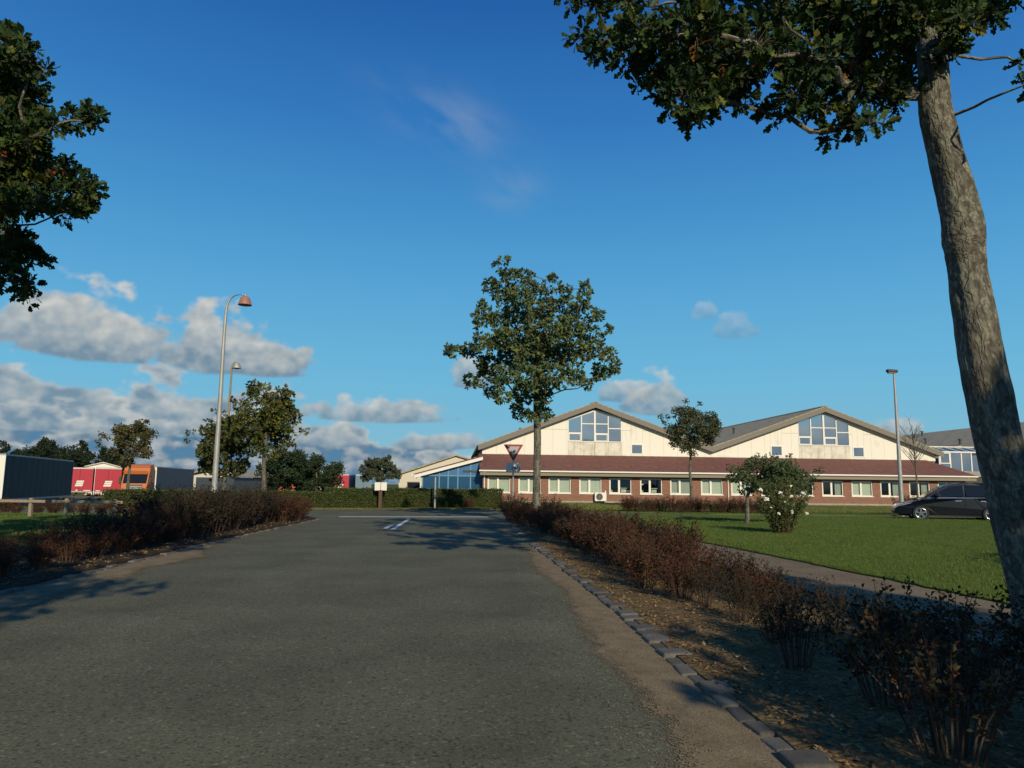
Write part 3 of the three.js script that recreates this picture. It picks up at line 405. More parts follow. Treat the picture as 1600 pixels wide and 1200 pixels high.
// the wood on the skyline, tree by tree
{
  const R = rng(31), src = [0, 1, 2, 3].map(i => {
    const cl = i < 2 ? cloudOfClumps(300 + i, 24, 6.8, 2.9, 3.6, 2.6, 0.9, 1.5, 3) : [...Array(26)].map((_, k) => { const y = 1.6 + k * 0.38, w = 2.6 * (1 - k / 30); return [(R() - 0.5) * 2 * w, y, (R() - 0.5) * 2 * w, 0.5 + w * 0.28]; });
    return { trunk: straight(9.5, 0.28, 0.06, 0.3, 40 + i), clumps: cl, leaves: 2400, size: 0.55, palette: [[0.7, [0.022, 0.038, 0.018]], [0.3, [0.035, 0.05, 0.02]]], low: 1.2, limb: 0.05, seed: 320 + i };
  });
  const made = [];
  for (let i = 0; i < 60; i++) {
    const k = i % 4, x = -136 + i * 0.86 + (R() - 0.5) * 1.5, d = 150 + R() * 22, sc = 0.87 + R() * 0.15 + (i > 50 ? -0.03 * (i - 50) : 0), lab = 'dark tree in the wood on the skyline behind the trailers', gr = 'trees of the skyline wood';
    if (!made[k]) { made[k] = tree('woodland_tree', lab, [x, -1.2, -d], { ...src[k], group: gr }); made[k].scale.setScalar(sc); } else copyThing(made[k], [x, -1.2, -d], R() * 6, lab, gr, sc);
  }
  copyThing(made[0], [-62, -1.2, -150], 1, 'dark treetop just above the grey roofed white shed', null, 0.55); copyThing(made[1], [-65.5, -1.2, -152], 2, 'small dark treetop beyond the grey lorry trailer', null, 0.5);
}
// shrubs: thin stems from one root, small leaves along them
function shrub(seed, h, w, stems, per, size, palette, label, cat = 'shrub', name = 'shrub', bare = 0.18) {
  const t = thing(name, label, cat), R = rng(seed), st = [], L = new Leaves();
  for (let i = 0; i < stems; i++) {
    const a = R() * 6.283, q = Math.sqrt(R()), hh = h * (1 - 0.38 * q * q) * (0.72 + 0.42 * R()), bx = Math.cos(a) * q * w * 0.32, bz = Math.sin(a) * q * w * 0.32, ex = Math.cos(a) * q * w + (R() - 0.5) * 0.12, ez = Math.sin(a) * q * w + (R() - 0.5) * 0.12;
    const mxp = [mix(bx, ex, 0.4), hh * 0.55, mix(bz, ez, 0.4)];
    st.push(limb([[bx, -0.04, bz, 0.006], [...mxp, 0.0045], [ex, hh, ez, 0.002]], 3, 4));
    for (let k = 0; k < per; k++) {
      const f = bare + (1 - bare) * Math.pow(R(), 0.8), b = f < 0.5 ? f * 2 : (f - 0.5) * 2, A = f < 0.5 ? [bx, 0, bz] : mxp, B = f < 0.5 ? mxp : [ex, hh, ez], [u, v] = frame(R, 0.35), o = 0.05 * R();
      L.simple(mix(A[0], B[0], b) + u.x * o, mix(A[1], B[1], b) + u.y * o, mix(A[2], B[2], b) + u.z * o, u, v, size * (0.6 + 0.7 * R()), 0.3, pick(R, palette));
    }
  }
  part('stems', st, M.stem, t); part('foliage', L.geo(), M.redleaf, t); return t;
}
{
  const RED = [[0.5, [0.092, 0.029, 0.016]], [0.25, [0.06, 0.026, 0.014]], [0.15, [0.13, 0.06, 0.022]], [0.1, [0.05, 0.06, 0.018]]];
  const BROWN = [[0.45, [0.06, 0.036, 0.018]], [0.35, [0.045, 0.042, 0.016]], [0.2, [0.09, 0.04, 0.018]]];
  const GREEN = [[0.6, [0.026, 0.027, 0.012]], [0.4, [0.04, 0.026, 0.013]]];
  const R = rng(200);
  const rows = { near: ['dark leggy shrub by the kerb', 'leggy shrubs nearest the kerb'], right: ['red-brown shrub between kerb and path', 'red-brown shrubs along the path'], end: ['brownish shrub below the give way sign', 'shrubs round the give way sign'], left: ['red-brown shrub beside the fenced lawn', 'red-brown shrubs beside the left lawn'], dark: ['tall dark shrub below the curved lamp', 'dark shrubs below the curved lamp'], corner: ['reddish shrub at the junction corner', 'shrubs at the junction corner'], fence: ['low dark red shrub behind the wooden fence', 'low shrubs behind the fence'], front: ['brown-red shrub before the brick wall', 'shrubs before the brick wall'] };
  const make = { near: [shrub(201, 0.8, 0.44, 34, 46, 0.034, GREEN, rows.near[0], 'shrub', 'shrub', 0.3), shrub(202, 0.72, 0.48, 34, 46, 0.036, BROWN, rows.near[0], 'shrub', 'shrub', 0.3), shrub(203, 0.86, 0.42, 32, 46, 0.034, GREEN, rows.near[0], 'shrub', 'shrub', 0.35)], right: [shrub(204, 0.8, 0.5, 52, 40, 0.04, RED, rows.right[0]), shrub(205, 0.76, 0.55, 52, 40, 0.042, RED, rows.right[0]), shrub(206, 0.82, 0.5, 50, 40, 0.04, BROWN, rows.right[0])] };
  for (const k of ['near', 'right']) make[k].forEach(m => { m.userData.group = rows[k][1]; m.userData.used = false; });
  const where = { near: [[[6, 'nearest the viewer'], [99, 'beside the red-brown shrubs']], 2.66, 'path side', 'kerb side'], right: [[[13, 'next to the leggy shrubs'], [19, 'halfway along the path'], [99, 'near the young oak']], d => table([[8, 2.35], [13, 2.15], [18, 1.75], [24, 1.15], [28, 0.5]], d), 'path side', 'kerb side'], left: [[[10.5, 'at its low near end'], [14, 'halfway along'], [99, 'next to the tall dark shrubs']], d => edgeL(d) - 1.35, 'road side', 'lawn side'], dark: [[[21, 'at its near end'], [99, 'toward the junction']], d => edgeL(d) - 1.5, 'road side', 'lawn side'], end: [[[27.2, 'by the oak trunk'], [99, 'by the sign post']], d => table([[25, 1.05], [28, 0.4], [30, 0.5]], d), 'path side', 'road side'], corner: [[[27, 'nearer side'], [99, 'tip of the bed']], -8.4, 'road side', 'lawn side'], fence: [[[99, '']], -19.5, 'end by the red trailers', 'end by the dark trailer'], front: [[[99, '']], 10.2, 'end by the grey tree', 'end by the air conditioner'] };
  const put = (key, kind, v, x, y, d, sc) => { const src = make[kind][v], [stretch, mid, far, nr] = where[key], gr = rows[key][1], lab = [rows[key][0] + ',', stretch.find(q => d < q[0])[1], x > (typeof mid === 'function' ? mid(d) : mid) ? far : nr].filter(Boolean).join(' '); if (!src.userData.used && key === kind) { src.userData = { label: lab, category: 'shrub', group: gr, used: true }; src.position.set(x, y, -d); src.rotation.y = R() * 6; src.scale.set(...sc); } else copyThing(src, [x, y, -d], R() * 6, lab, gr, sc); };
  const sz = k => { const a = k * (0.88 + 0.26 * R()); return [a * (0.95 + 0.2 * R()), a, a * (0.95 + 0.2 * R())]; };
  const mid = t => d => table(t, d);
  // right row: two staggered lines
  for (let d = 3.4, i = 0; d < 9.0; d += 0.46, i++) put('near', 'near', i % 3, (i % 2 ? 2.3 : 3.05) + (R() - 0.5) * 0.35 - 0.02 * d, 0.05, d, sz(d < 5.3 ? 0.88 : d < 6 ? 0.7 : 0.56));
  for (let d = 8.6, i = 0; d < 25.2; d += 0.46, i++) { const c = table([[8, 2.35], [13, 2.15], [18, 1.75], [24, 1.15], [28, 0.5]], d); put('right', 'right', i % 3, c + (i % 2 ? -0.38 : 0.45) + (R() - 0.5) * 0.3, 0.05, d, sz(d < 9.6 ? 0.62 : d < 11 ? 0.74 : 0.9)); }
  for (let d = 25.4, i = 0; d < 29.4; d += 0.5, i++) put('end', 'right', [2, 1, 2][i % 3], table([[25, 1.05], [28, 0.4], [30, 0.5]], d) + (i % 2 ? -0.45 : 0.5) + (R() - 0.5) * 0.3, 0.05, d, sz(1.02));
  // left row
  for (let d = 7.2, i = 0; d < 17; d += 0.44, i++) put('left', 'right', i % 2, edgeL(d) - 0.85 - (i % 2 ? 0.1 : 0.8) + (R() - 0.5) * 0.25, 0.05, d, sz(d < 12 ? 0.6 : d < 14 ? 0.72 : 0.88));
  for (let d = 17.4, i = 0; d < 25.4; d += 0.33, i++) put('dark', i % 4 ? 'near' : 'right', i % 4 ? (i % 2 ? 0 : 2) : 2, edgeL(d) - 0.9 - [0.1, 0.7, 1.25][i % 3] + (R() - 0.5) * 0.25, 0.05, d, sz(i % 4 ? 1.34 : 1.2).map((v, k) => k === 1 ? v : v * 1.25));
  for (let i = 0; i < 9; i++) put('corner', 'right', i % 2, -7.7 - (i % 3) * 0.75 + (R() - 0.5) * 0.3, 0.05, 25 + i * 0.45, sz(1.05));
  for (let i = 0; i < 22; i++) put('fence', 'right', i % 2, -26 + i * 0.62 + (R() - 0.5) * 0.3, 0.0, 29.2 - (-13 - (-26 + i * 0.62)) * 0.07 + R() * 0.5, sz(0.72));
  for (let i = 0; i < 20; i++) put('front', 'right', i % 3, 6.2 + i * 0.42 + (R() - 0.5) * 0.2, 0.0, 39.6 + R() * 1.2, sz(1.0));
  for (let i = 0; i < 3; i++) copyThing(make.right[2], [21.0 + i * 0.55, 0, -39.6 + i * 0.2], i * 2, ['dark rounded shrub at the foot of the slim lamp post', 'shrub beside the lamp post nearest the car', 'shrub in the bed between lamp post and brick wall'][i], null, [1.5, 1.35, 1.5]);
  copyThing(make.right[1], [-2.4, 0, -42.6], 1, 'small withered brown bush at the foot of the hedge', null, [0.7, 0.85, 0.7]);
  for (const k of ['near', 'right']) make[k].forEach(m => { delete m.userData.used; });
  scene.traverse(o => { if (o.userData) delete o.userData.used; });
}
// green clipped hedge: dense shell of small leaves over a twiggy core
function hedge(label, x0, d0, x1, d1, h, w, n, seed) {
  const L = Math.hypot(x1 - x0, d1 - d0), t = thing('hedge', label, 'hedge', [x0, 0, -d0], Math.atan2(d1 - d0, x1 - x0)), R = rng(seed), lv = new Leaves();
  const hN = x => h * (1 + 0.10 * fbm(x * 0.5, 1, seed, 2) + 0.07 * fbm(x * 2.3, 4, seed, 2));
  for (let i = 0; i < n; i++) {
    const x = R() * L, H = hN(x), f = R(), [u, v] = frame(R, 0.25); let y, z;
    if (f < 0.62) { y = R() * H; z = (w / 2) * (1 + 0.14 * fbm(x * 1.3, y * 2, seed, 2)) - R() * 0.12; } else if (f < 0.86) { y = H - R() * R() * 0.14 + (R() < 0.06 ? R() * 0.12 : 0); z = (R() - 0.5) * w; } else { y = R() * H; z = -w / 2 + R() * 0.1; }
    lv.simple(x, y, z, u, v, 0.085 * (0.6 + 0.7 * R()), 0.34, pick(R, [[0.55, [0.055, 0.088, 0.025]], [0.33, [0.085, 0.115, 0.03]], [0.12, [0.12, 0.11, 0.04]]]));
  }
  const g = new THREE.BoxGeometry(L - 0.1, h - 0.14, w - 0.24, 60, 3, 3), p = g.attributes.position; for (let i = 0; i < p.count; i++) p.setXYZ(i, p.getX(i), p.getY(i) + 0.05 * fbm(p.getX(i) * 2, p.getY(i) * 3, p.getZ(i) * 3, 2), p.getZ(i) * (1 + 0.2 * fbm(p.getX(i) * 2, p.getY(i) * 3, 5, 2))); g.translate(L / 2, (h - 0.14) / 2, 0);
  part('twig_core', g, M.stem, t); part('foliage', lv.geo(), M.dark, t); return t;
}
hedge('long clipped green hedge across the junction', -10.1, 40.65, -0.6, 44.2, 1.05, 0.9, 26000, 401);
hedge('clipped hedge running on behind the yellow-green tree', -21, 38.6, -9.9, 40.6, 0.85, 0.9, 22000, 402);
// small tree and flowering bush on the lawn
tree('garden_tree', 'small bushy tree with a pale stem on the lawn behind the white flowers', [8.36, 0.08, -26.4], { seed: 41, trunk: [[0, 0, 0, 0.085], [0.02, 0.5, 0, 0.07], [0.05, 1.0, 0, 0.06], [0.4, 1.6, 0, 0.04], [0.8, 2.1, 0, 0.02]], clumps: cloudOfClumps(411, 60, 1.62, 1.6, 0.8, 1.0, 0.2, 0.36, 14).map(c => [c[0] + 1.05, c[1], c[2], c[3]]), leaves: 6500, size: 0.095, palette: [[0.6, [0.07, 0.105, 0.042]], [0.4, [0.12, 0.15, 0.06]]], low: 0.6, limb: 0.018 });
{
  const t = shrub(42, 1.55, 0.8, 80, 90, 0.06, [[0.5, [0.07, 0.105, 0.03]], [0.35, [0.125, 0.15, 0.045]], [0.15, [0.17, 0.15, 0.05]]], 'bush with large white flowers growing on the lawn', 'bush', 'flowering_bush', 0.1);
  t.position.set(7.75, 0.08, -21.3);
  const R = rng(43), pet = []; for (let k = 0; k < 9; k++) { const a = k * 0.7 + R(), e = 0.2 + 0.5 * (k % 3), g = new THREE.SphereGeometry(0.034, 7, 5); g.scale(1, 0.45, 0.8); g.translate(0.035, 0, 0); g.rotateZ(e); g.rotateY(a); pet.push(g); }
  const fg = merged(pet), spots = [[-0.52, 0.95, 0.25], [-0.45, 0.72, 0.42], [-0.12, 0.86, 0.58], [-0.18, 1.12, 0.4], [0.1, 1.02, 0.5], [0.58, 0.58, 0.3], [0.66, 0.86, 0.12], [0.5, 1.1, 0.3], [-0.3, 0.55, 0.55], [0.05, 0.62, 0.62], [-0.62, 1.2, 0.05], [0.22, 1.32, 0.2]];
  for (const [x, y, z] of spots) { const f = part('flower', fg, M.flower, t); f.position.set(x, y, z); f.rotation.set(R() * 1.2, R() * 6, R()); f.scale.setScalar(0.75 + R() * 0.5); }
}
// grass blades on the lawns, fallen leaves and grit on the verge
function scatter(name, label, cat, geo, mat, n, seed, place, color) {
  const m = new THREE.InstancedMesh(geo, mat, n), R = rng(seed), o = new THREE.Object3D(), c = new THREE.Color();
  for (let i = 0; i < n; i++) { place(o, R, i); o.updateMatrix(); m.setMatrixAt(i, o.matrix); const k = color(R); m.setColorAt(i, c.setRGB(...k)); }
  m.name = numbered(name); m.userData = { kind: 'stuff', label, category: cat }; scene.add(m); return m;
}
{
  const R0 = rng(71), p = []; for (let k = 0; k < 6; k++) { const a = R0() * 6.28, x = (R0() - 0.5) * 0.05, z = (R0() - 0.5) * 0.05, l = 0.035 + R0() * 0.03, w = 0.0035; p.push(x - Math.sin(a) * w, 0, z + Math.cos(a) * w, x + Math.sin(a) * w, 0, z - Math.cos(a) * w, x + Math.cos(a) * 0.025, l, z + Math.sin(a) * 0.025); }
  const g = new THREE.BufferGeometry(); g.setAttribute('position', new THREE.Float32BufferAttribute(p, 3)); g.computeVertexNormals();
  const green = R => { const k = 0.7 + 0.6 * R(); return R() < 0.1 ? [0.16 * k, 0.15 * k, 0.045 * k] : [0.09 * k, 0.145 * k, 0.022 * k]; };
  scatter('grass', 'short grass blades of the lawn beside the path', 'grass', g, M.blade, 90000, 72, (o, R) => { let d, x; do { d = 6 + 28 * Math.pow(R(), 1.25); x = pathR(Math.min(31, d)) + 0.02 + R() * (d * 0.75 + 1); } while (x > 24); o.position.set(x, 0.083, -d); o.rotation.y = R() * 6.28; o.scale.setScalar(0.55 + 0.4 * R()); }, green);
  scatter('grass', 'short grass blades of the lawn with the low fence', 'grass', g, M.blade, 26000, 73, (o, R) => { const d = 14 + 15 * R(); o.position.set(-9.8 - R() * 13, 0.058, -d); o.rotation.y = R() * 6.28; o.scale.setScalar(0.6 + 0.5 * R()); }, green);
  scatter('grass', 'grass blades of the strip before the brick building', 'grass', g, M.blade, 30000, 78, (o, R) => { const d = 41 + 17 * R(), x = -0.5 + R() * 38; o.position.set(x, 0.025, -(d + (x > 10 ? 0.02 * x : 0))); o.rotation.y = R() * 6.28; o.scale.setScalar(1.1 + 0.7 * R()); }, R => { const k = 0.7 + 0.6 * R(); return R() < 0.35 ? [0.2 * k, 0.18 * k, 0.06 * k] : [0.13 * k, 0.155 * k, 0.035 * k]; });
  const lf = new Leaves(), [u, v] = [new THREE.Vector3(1, 0, 0), new THREE.Vector3(0, 0, 1)]; lf.simple(-0.5, 0, 0, u, v, 1, 0.3, [1, 1, 1], 0.5); const lg = lf.geo(); lg.deleteAttribute('color');
  const dead = R => { const k = 0.6 + 0.7 * R(); return R() < 0.3 ? [0.24 * k, 0.16 * k, 0.07 * k] : R() < 0.4 ? [0.2 * k, 0.11 * k, 0.04 * k] : [0.11 * k, 0.07 * k, 0.035 * k]; };
  scatter('fallen_leaves', 'fallen brown leaves on the verge along the kerb', 'leaves', lg, M.blade, 5200, 74, (o, R) => { const d = 2.6 + 24 * Math.pow(R(), 1.6); o.position.set(edgeR(d) + 0.18 + Math.pow(R(), 1.4) * 1.7, 0.036 + R() * 0.012, -d); o.rotation.set((R() - 0.5) * 0.9, R() * 6.28, (R() - 0.5) * 0.9); o.scale.setScalar(0.022 + R() * 0.035); }, dead);
  scatter('fallen_leaves', 'fallen leaves and grit on the asphalt edge', 'leaves', lg, M.blade, 260, 75, (o, R) => { const d = 3 + 22 * Math.pow(R(), 1.4), left = R() < 0.35; o.position.set(left ? edgeL(d) + R() * R() * 1.0 : edgeR(d) - Math.pow(R(), 3) * 0.9, 0.01, -d); o.rotation.set((R() - 0.5) * 0.5, R() * 6.28, (R() - 0.5) * 0.5); o.scale.setScalar(0.015 + R() * 0.02); }, dead);
  const gv = new THREE.IcosahedronGeometry(1, 0);
  scatter('gravel', 'loose grit lying along the edges of the road', 'gravel', gv, M.blade, 5000, 76, (o, R) => { const d = 3 + 16 * Math.pow(R(), 1.5), left = R() < 0.25; o.position.set(left ? edgeL(d) + Math.pow(R(), 2) * 0.9 : edgeR(d) - Math.pow(R(), 2) * 0.8, 0.006, -d); o.rotation.set(R() * 6, R() * 6, 0); o.scale.set(0.002 + R() * 0.0035, 0.002 + R() * 0.002, 0.002 + R() * 0.0035); }, R => { const k = 0.6 + 0.7 * R(); return [0.17 * k, 0.14 * k, 0.095 * k]; });
  scatter('fallen_leaves', 'fallen leaves among the stems of the far shrub bed', 'leaves', lg, M.blade, 2500, 77, (o, R) => { const d = 7 + 20 * Math.pow(R(), 1.3); o.position.set(edgeL(d) - 0.2 - R() * 2.2, 0.058 + R() * 0.012, -d); o.rotation.set((R() - 0.5) * 0.9, R() * 6.28, (R() - 0.5) * 0.9); o.scale.setScalar(0.03 + R() * 0.05); }, dead);
}

// ------------------------------------------------------------------ the brick building with two white gables
const BPOS = [-2.25, 0, -59.5], BTURN = 0.073;
const sub = (name, parent) => { const g = new THREE.Group(); g.name = name; parent.add(g); return g; };
function bars(list, z0, z1) { return list.map(([x0, x1, y0, y1]) => box(x0, x1, y0, y1, z0, z1)); }
{
  const B = thing('brick_office_building', 'long brick office building with red lean-to roof and two white gables', 'building', BPOS, BTURN);
  const XL = [0.38, 2.86, 5.29, 7.80, 10.26, 12.80, 15.29, 17.86, 20.39, 22.93, 25.54, 28.11, 30.65, 33.14, 35.65, 38.17], WW = 1.83, Y0 = 0.75, Y1 = 2.0, END = 40.7;
  const holes = XL.map(x => [[x, Y0], [x + WW, Y0], [x + WW, Y1], [x, Y1]]);
  part('wall', poly([[0, 0], [END, 0], [END, 2.42], [0, 2.42]], -0.3, 0, holes), M.brick, B);
  part('side_wall', [box(0, 0.3, 0, 4.4, -32, -3.12), box(0, 0.3, 0, 2.5, -3.1, -0.31), box(END - 0.3, END, 0, 2.4, -2.8, -0.31)], M.brick, B);
  part('plinth', box(-0.03, END + 0.03, -0.1, 0.14, -0.02, 0.035), M.concrete, B);
  part('inner_wall', [box(0.31, END - 0.31, 0, 2.35, -2.7, -2.6), box(0.31, END - 0.31, 0.02, 0.06, -2.59, -0.31), box(0.31, END - 0.31, 2.36, 2.41, -2.59, -0.31), ...[5, 10.1, 15, 20.1, 25.2, 30.3, 35.3].map(x => box(x - 0.06, x + 0.06, 0.07, 2.35, -2.59, -0.4))], M.room, B);
  const modes = 'BBBBDDCBBCDHBHHD';
  XL.forEach((x, i) => {
    const w = sub('window', B), zb = -0.14, zf = -0.06, xm = x + WW * (i >= 4 && i <= 6 ? 0.46 : 0.47), f = 0.07;
    part('frame', [...bars([[x, x + WW, Y0, Y0 + f], [x, x + WW, Y1 - f, Y1], [x, x + f, Y0 + f, Y1 - f], [x + WW - f, x + WW, Y0 + f, Y1 - f], [xm - 0.055, xm + 0.055, Y0 + f, Y1 - f]], zb, zf), ...bars([[x + f, xm - 0.056, Y0 + f, Y0 + f + 0.05], [x + f, xm - 0.056, Y1 - f - 0.05, Y1 - f], [x + f, x + f + 0.05, Y0 + f + 0.05, Y1 - f - 0.05], [xm - 0.11, xm - 0.056, Y0 + f + 0.05, Y1 - f - 0.05]], zb + 0.01, zf + 0.012)], M.trim, w);
    part('sill', box(x - 0.04, x + WW + 0.04, Y0 - 0.06, Y0 - 0.002, -0.16, 0.05), M.trim, w);
    part('pane', box(x + f + 0.05, xm - 0.11, Y0 + f + 0.05, Y1 - f - 0.05, -0.105, -0.1), M.pane, w);
    part('pane', box(xm + 0.055, x + WW - f, Y0 + f, Y1 - f, -0.105, -0.1), M.pane, w);
    const m = modes[i], cloth = (a, b, mat, name) => { const g = new THREE.PlaneGeometry(b - a, Y1 - Y0 - 0.08, 24, 1), p = g.attributes.position; for (let k = 0; k < p.count; k++) p.setZ(k, 0.025 * Math.sin(p.getX(k) * 42 + i)); g.computeVertexNormals(); g.translate((a + b) / 2, (Y0 + Y1) / 2, -0.26); part(name, metres(g), mat, w); };
    if (m === 'B') part('blind', box(x + 0.06, x + WW - 0.06, Y0 + 0.05, Y1 - 0.04, -0.215, -0.2), M.blind, w);
    if (m === 'C') { cloth(x + 0.08, x + 0.8, M.curtain, 'curtain'); cloth(xm + 0.08, x + WW - 0.08, M.curtain, 'curtain'); }
    if (m === 'H') cloth(x + WW - 0.62, x + WW - 0.08, M.curtain, 'curtain');
    if (m === 'D') part('desk_things', [box(xm + 0.2, xm + 0.62, Y0 + 0.1, Y0 + 0.36, -0.5, -0.42), box(xm + 0.15, xm + 0.7, Y0 + 0.43, Y0 + 0.48, -0.5, -0.4), box(x + 0.2, x + 0.34, Y0 + 0.08, Y0 + 0.3, -0.5, -0.4)], M.blind, w);
  });
  // eaves: soffit board, fascia, white gutter with downpipes
  part('soffit', box(-0.25, END + 0.55, 2.24, 2.3, -0.01 + 0.012, 0.5), M.soffit, B);
  part('fascia', box(-0.25, END + 0.55, 2.12, 2.43, 0.501, 0.53), M.soffit, B);
  const gut = new THREE.CylinderGeometry(0.075, 0.075, END + 0.95, 10); gut.rotateZ(Math.PI / 2); gut.translate(END / 2 + 0.15, 2.46, 0.61);
  part('gutter', gut, M.trim, B);
  for (const x of [0.12, 20.12, END - 0.15]) part('downpipe', limb([[x, 2.42, 0.6, 0.045], [x, 2.3, 0.5, 0.045], [x, 2.1, 0.11, 0.045], [x, 1.9, 0.08, 0.045], [x, 0.06, 0.08, 0.045]], 8, 20), M.trim, B);
  // lean-to roof: stepped rows of tiles
  const rows = 11, ya = 2.5, yb = 3.92, za = 0.62, zb2 = -2.78;
  for (let k = 0; k < rows; k++) {
    const t0 = k / rows, t1 = (k + 1) / rows + 0.015, xr0 = mix(END + 0.7, END - 1.6, t0), xr1 = mix(END + 0.7, END - 1.6, t1), yA = mix(ya, yb, t0), yB = mix(ya, yb, t1), zA = mix(za, zb2, t0), zB = mix(za, zb2, t1), th = 0.035;
    const c = [[-0.28, yA, zA], [xr0, yA, zA], [xr1, yB - th * 0.8, zB], [-0.28, yB - th * 0.8, zB]], up = c.map(p => [p[0], p[1] + th, p[2]]), pos = [], q = (a, b, d, e) => pos.push(...a, ...b, ...d, ...a, ...d, ...e);
    q(up[0], up[1], up[2], up[3]); q(c[1], c[0], c[3], c[2]); q(c[0], c[1], up[1], up[0]); q(c[1], c[2], up[2], up[1]); q(c[3], c[0], up[0], up[3]); q(c[2], c[3], up[3], up[2]);
    const g = new THREE.BufferGeometry(); g.setAttribute('position', new THREE.Float32BufferAttribute(pos, 3)); g.computeVertexNormals(); const p = g.attributes.position, uv = []; for (let i = 0; i < p.count; i++) uv.push(p.getX(i), -p.getZ(i) * 1.08); g.setAttribute('uv', new THREE.Float32BufferAttribute(uv, 2));
    part('tile_row', g, M.roofred[k % 3], B);
  }
  { const pos = [END + 0.7, ya, za, END + 0.7, ya, -3.2, END - 1.6, yb, zb2, END + 0.7, ya, -3.2, END - 1.6, yb, -3.2, END - 1.6, yb, zb2], g = new THREE.BufferGeometry(); g.setAttribute('position', new THREE.Float32BufferAttribute(pos, 3)); g.computeVertexNormals(); part('hip_slope', metres(g), M.roofred[0], B); }
  // gables: upright boards with real joints, windows, roofs
  const RISE = 0.353, EAVE = 4.62, BASE = 3.86, GZ = -2.8;
  const gable = (xl, xc, xr, small) => {
    const top = x => EAVE + RISE * (Math.min(x - xl, xr - x)), wl = xc - 2.3, wr = xc + 2.3;
    const cuts = []; for (let x = xl; x < xr - 0.3; x += 1.2) cuts.push(x); cuts.push(xr, wl, wr, xc); small.forEach(s => cuts.push(s[0], s[1])); cuts.sort((a, b) => a - b);
    for (let i = 0; i < cuts.length - 1; i++) {
      const a = cuts[i] + 0.005, b = cuts[i + 1] - 0.005; if (b - a < 0.03) continue; const m = (a + b) / 2;
      const piece = (y0, f) => { const pts = [[a, y0], [b, y0]]; if (f) pts.push([b, f], [a, f]); else { pts.push([b, top(b)]); if (a < xc && b > xc) pts.push([xc, top(xc)]); pts.push([a, top(a)]); } const w = m > wl && m < wr && y0 < 4; part('wall_board', poly(pts, GZ - 0.06, GZ), w ? M.grimy : M.white, B); };
      const s = small.find(q => m > q[0] && m < q[1]);
      if (m > wl && m < wr) piece(BASE, 5.06); else if (s) { piece(BASE, s[2]); piece(s[3] + 0.016, 0); } else if (top(m) > 6.15) { piece(BASE, 6.1); piece(6.116, 0); } else piece(BASE, 0);
    }
    part('backing_wall', poly([[xl, 2.6], [xr, 2.6], [xr, top(xr) - 0.02], [xc, top(xc) - 0.02], [xl, top(xl) - 0.02]], GZ - 0.3, GZ - 0.1), M.barge, B);
    // great window under the ridge
    const W = sub('gable_window', B), y0 = 5.08, fz0 = GZ - 0.08, fz1 = GZ + 0.03, wt = x => top(x) - 0.3, c = [wl, xc - 1.16, xc, xc + 1.16, wr], f = 0.07;
    const fr = [box(wl, wr, y0, y0 + f, fz0, fz1)], slope = sg => poly(sg < 0 ? [[wl, wt(wl)], [xc, wt(xc)], [xc, wt(xc) + 0.16], [wl, wt(wl) + 0.16]] : [[xc, wt(xc)], [wr, wt(wr)], [wr, wt(wr) + 0.16], [xc, wt(xc) + 0.16]], fz0, fz1);
    fr.push(slope(-1), slope(1)); c.forEach((x, k) => { const hw = k === 2 ? 0.075 : 0.045, a = k === 0 ? x : x - hw, b = k === 4 ? x : x + hw; fr.push(poly([[a, y0 + f], [b, y0 + f], [b, wt(b) - 0.001], ...(k === 2 ? [[x, wt(x) - 0.001]] : []), [a, wt(a) - 0.001]], fz0, fz1 + (k === 2 ? 0.01 : -0.004))); });
    const hb = [[0, 5.83], [1, 6.63], [2, 6.63], [2, 5.79], [3, 6.25]]; hb.forEach(([k, y]) => fr.push(box(c[k] + 0.046, c[k + 1] - 0.046, y - 0.04, y + 0.04, fz0 + 0.01, fz1 - 0.01)));
    [[0, 5.83], [2, 5.79]].forEach(([k, y]) => { const a = c[k] + 0.05, b = c[k + 1] - 0.08; fr.push(...bars([[a, b, y0 + f, y0 + f + 0.06], [a, b, y - 0.1, y - 0.04], [a, a + 0.06, y0 + f + 0.06, y - 0.1], [b - 0.06, b, y0 + f + 0.06, y - 0.1]], fz0 + 0.02, fz1 + 0.015)); });
    part('frame', fr, M.trim, W);
    for (let k = 0; k < 4; k++) { const ys = [y0 + f, ...hb.filter(h => h[0] === k).map(h => h[1]).sort((a, b) => a - b)], a = c[k] + 0.045, b = c[k + 1] - 0.045; ys.forEach((y, j) => part('pane', poly(j < ys.length - 1 ? [[a, y + 0.03], [b, y + 0.03], [b, ys[j + 1] - 0.03], [a, ys[j + 1] - 0.03]] : [[a, y + 0.03], [b, y + 0.03], [b, wt(b)], [a, wt(a)]], GZ - 0.05, GZ - 0.035), M.mirrorglass, W)); }
    small.forEach(([a, b, u, v]) => { const w = sub('small_window', B); part('frame', bars([[a - 0.04, b + 0.04, u - 0.03, u + 0.07], [a - 0.04, b + 0.04, v - 0.07, v + 0.03], [a - 0.04, a + 0.07, u + 0.07, v - 0.07], [b - 0.07, b + 0.04, u + 0.07, v - 0.07]], GZ - 0.05, GZ + 0.03), M.trim, w); part('pane', box(a + 0.07, b - 0.07, u + 0.07, v - 0.07, GZ - 0.03, GZ - 0.015), M.mirrorglass, w); });
  };
  gable(0, 9.62, 19.75, [[12.76, 13.76, 4.09, 4.95]]);
  gable(19.75, 29.9, 40.0, [[25.08, 26.1, 4.12, 5.0], [32.48, 33.5, 4.12, 5.0]]);
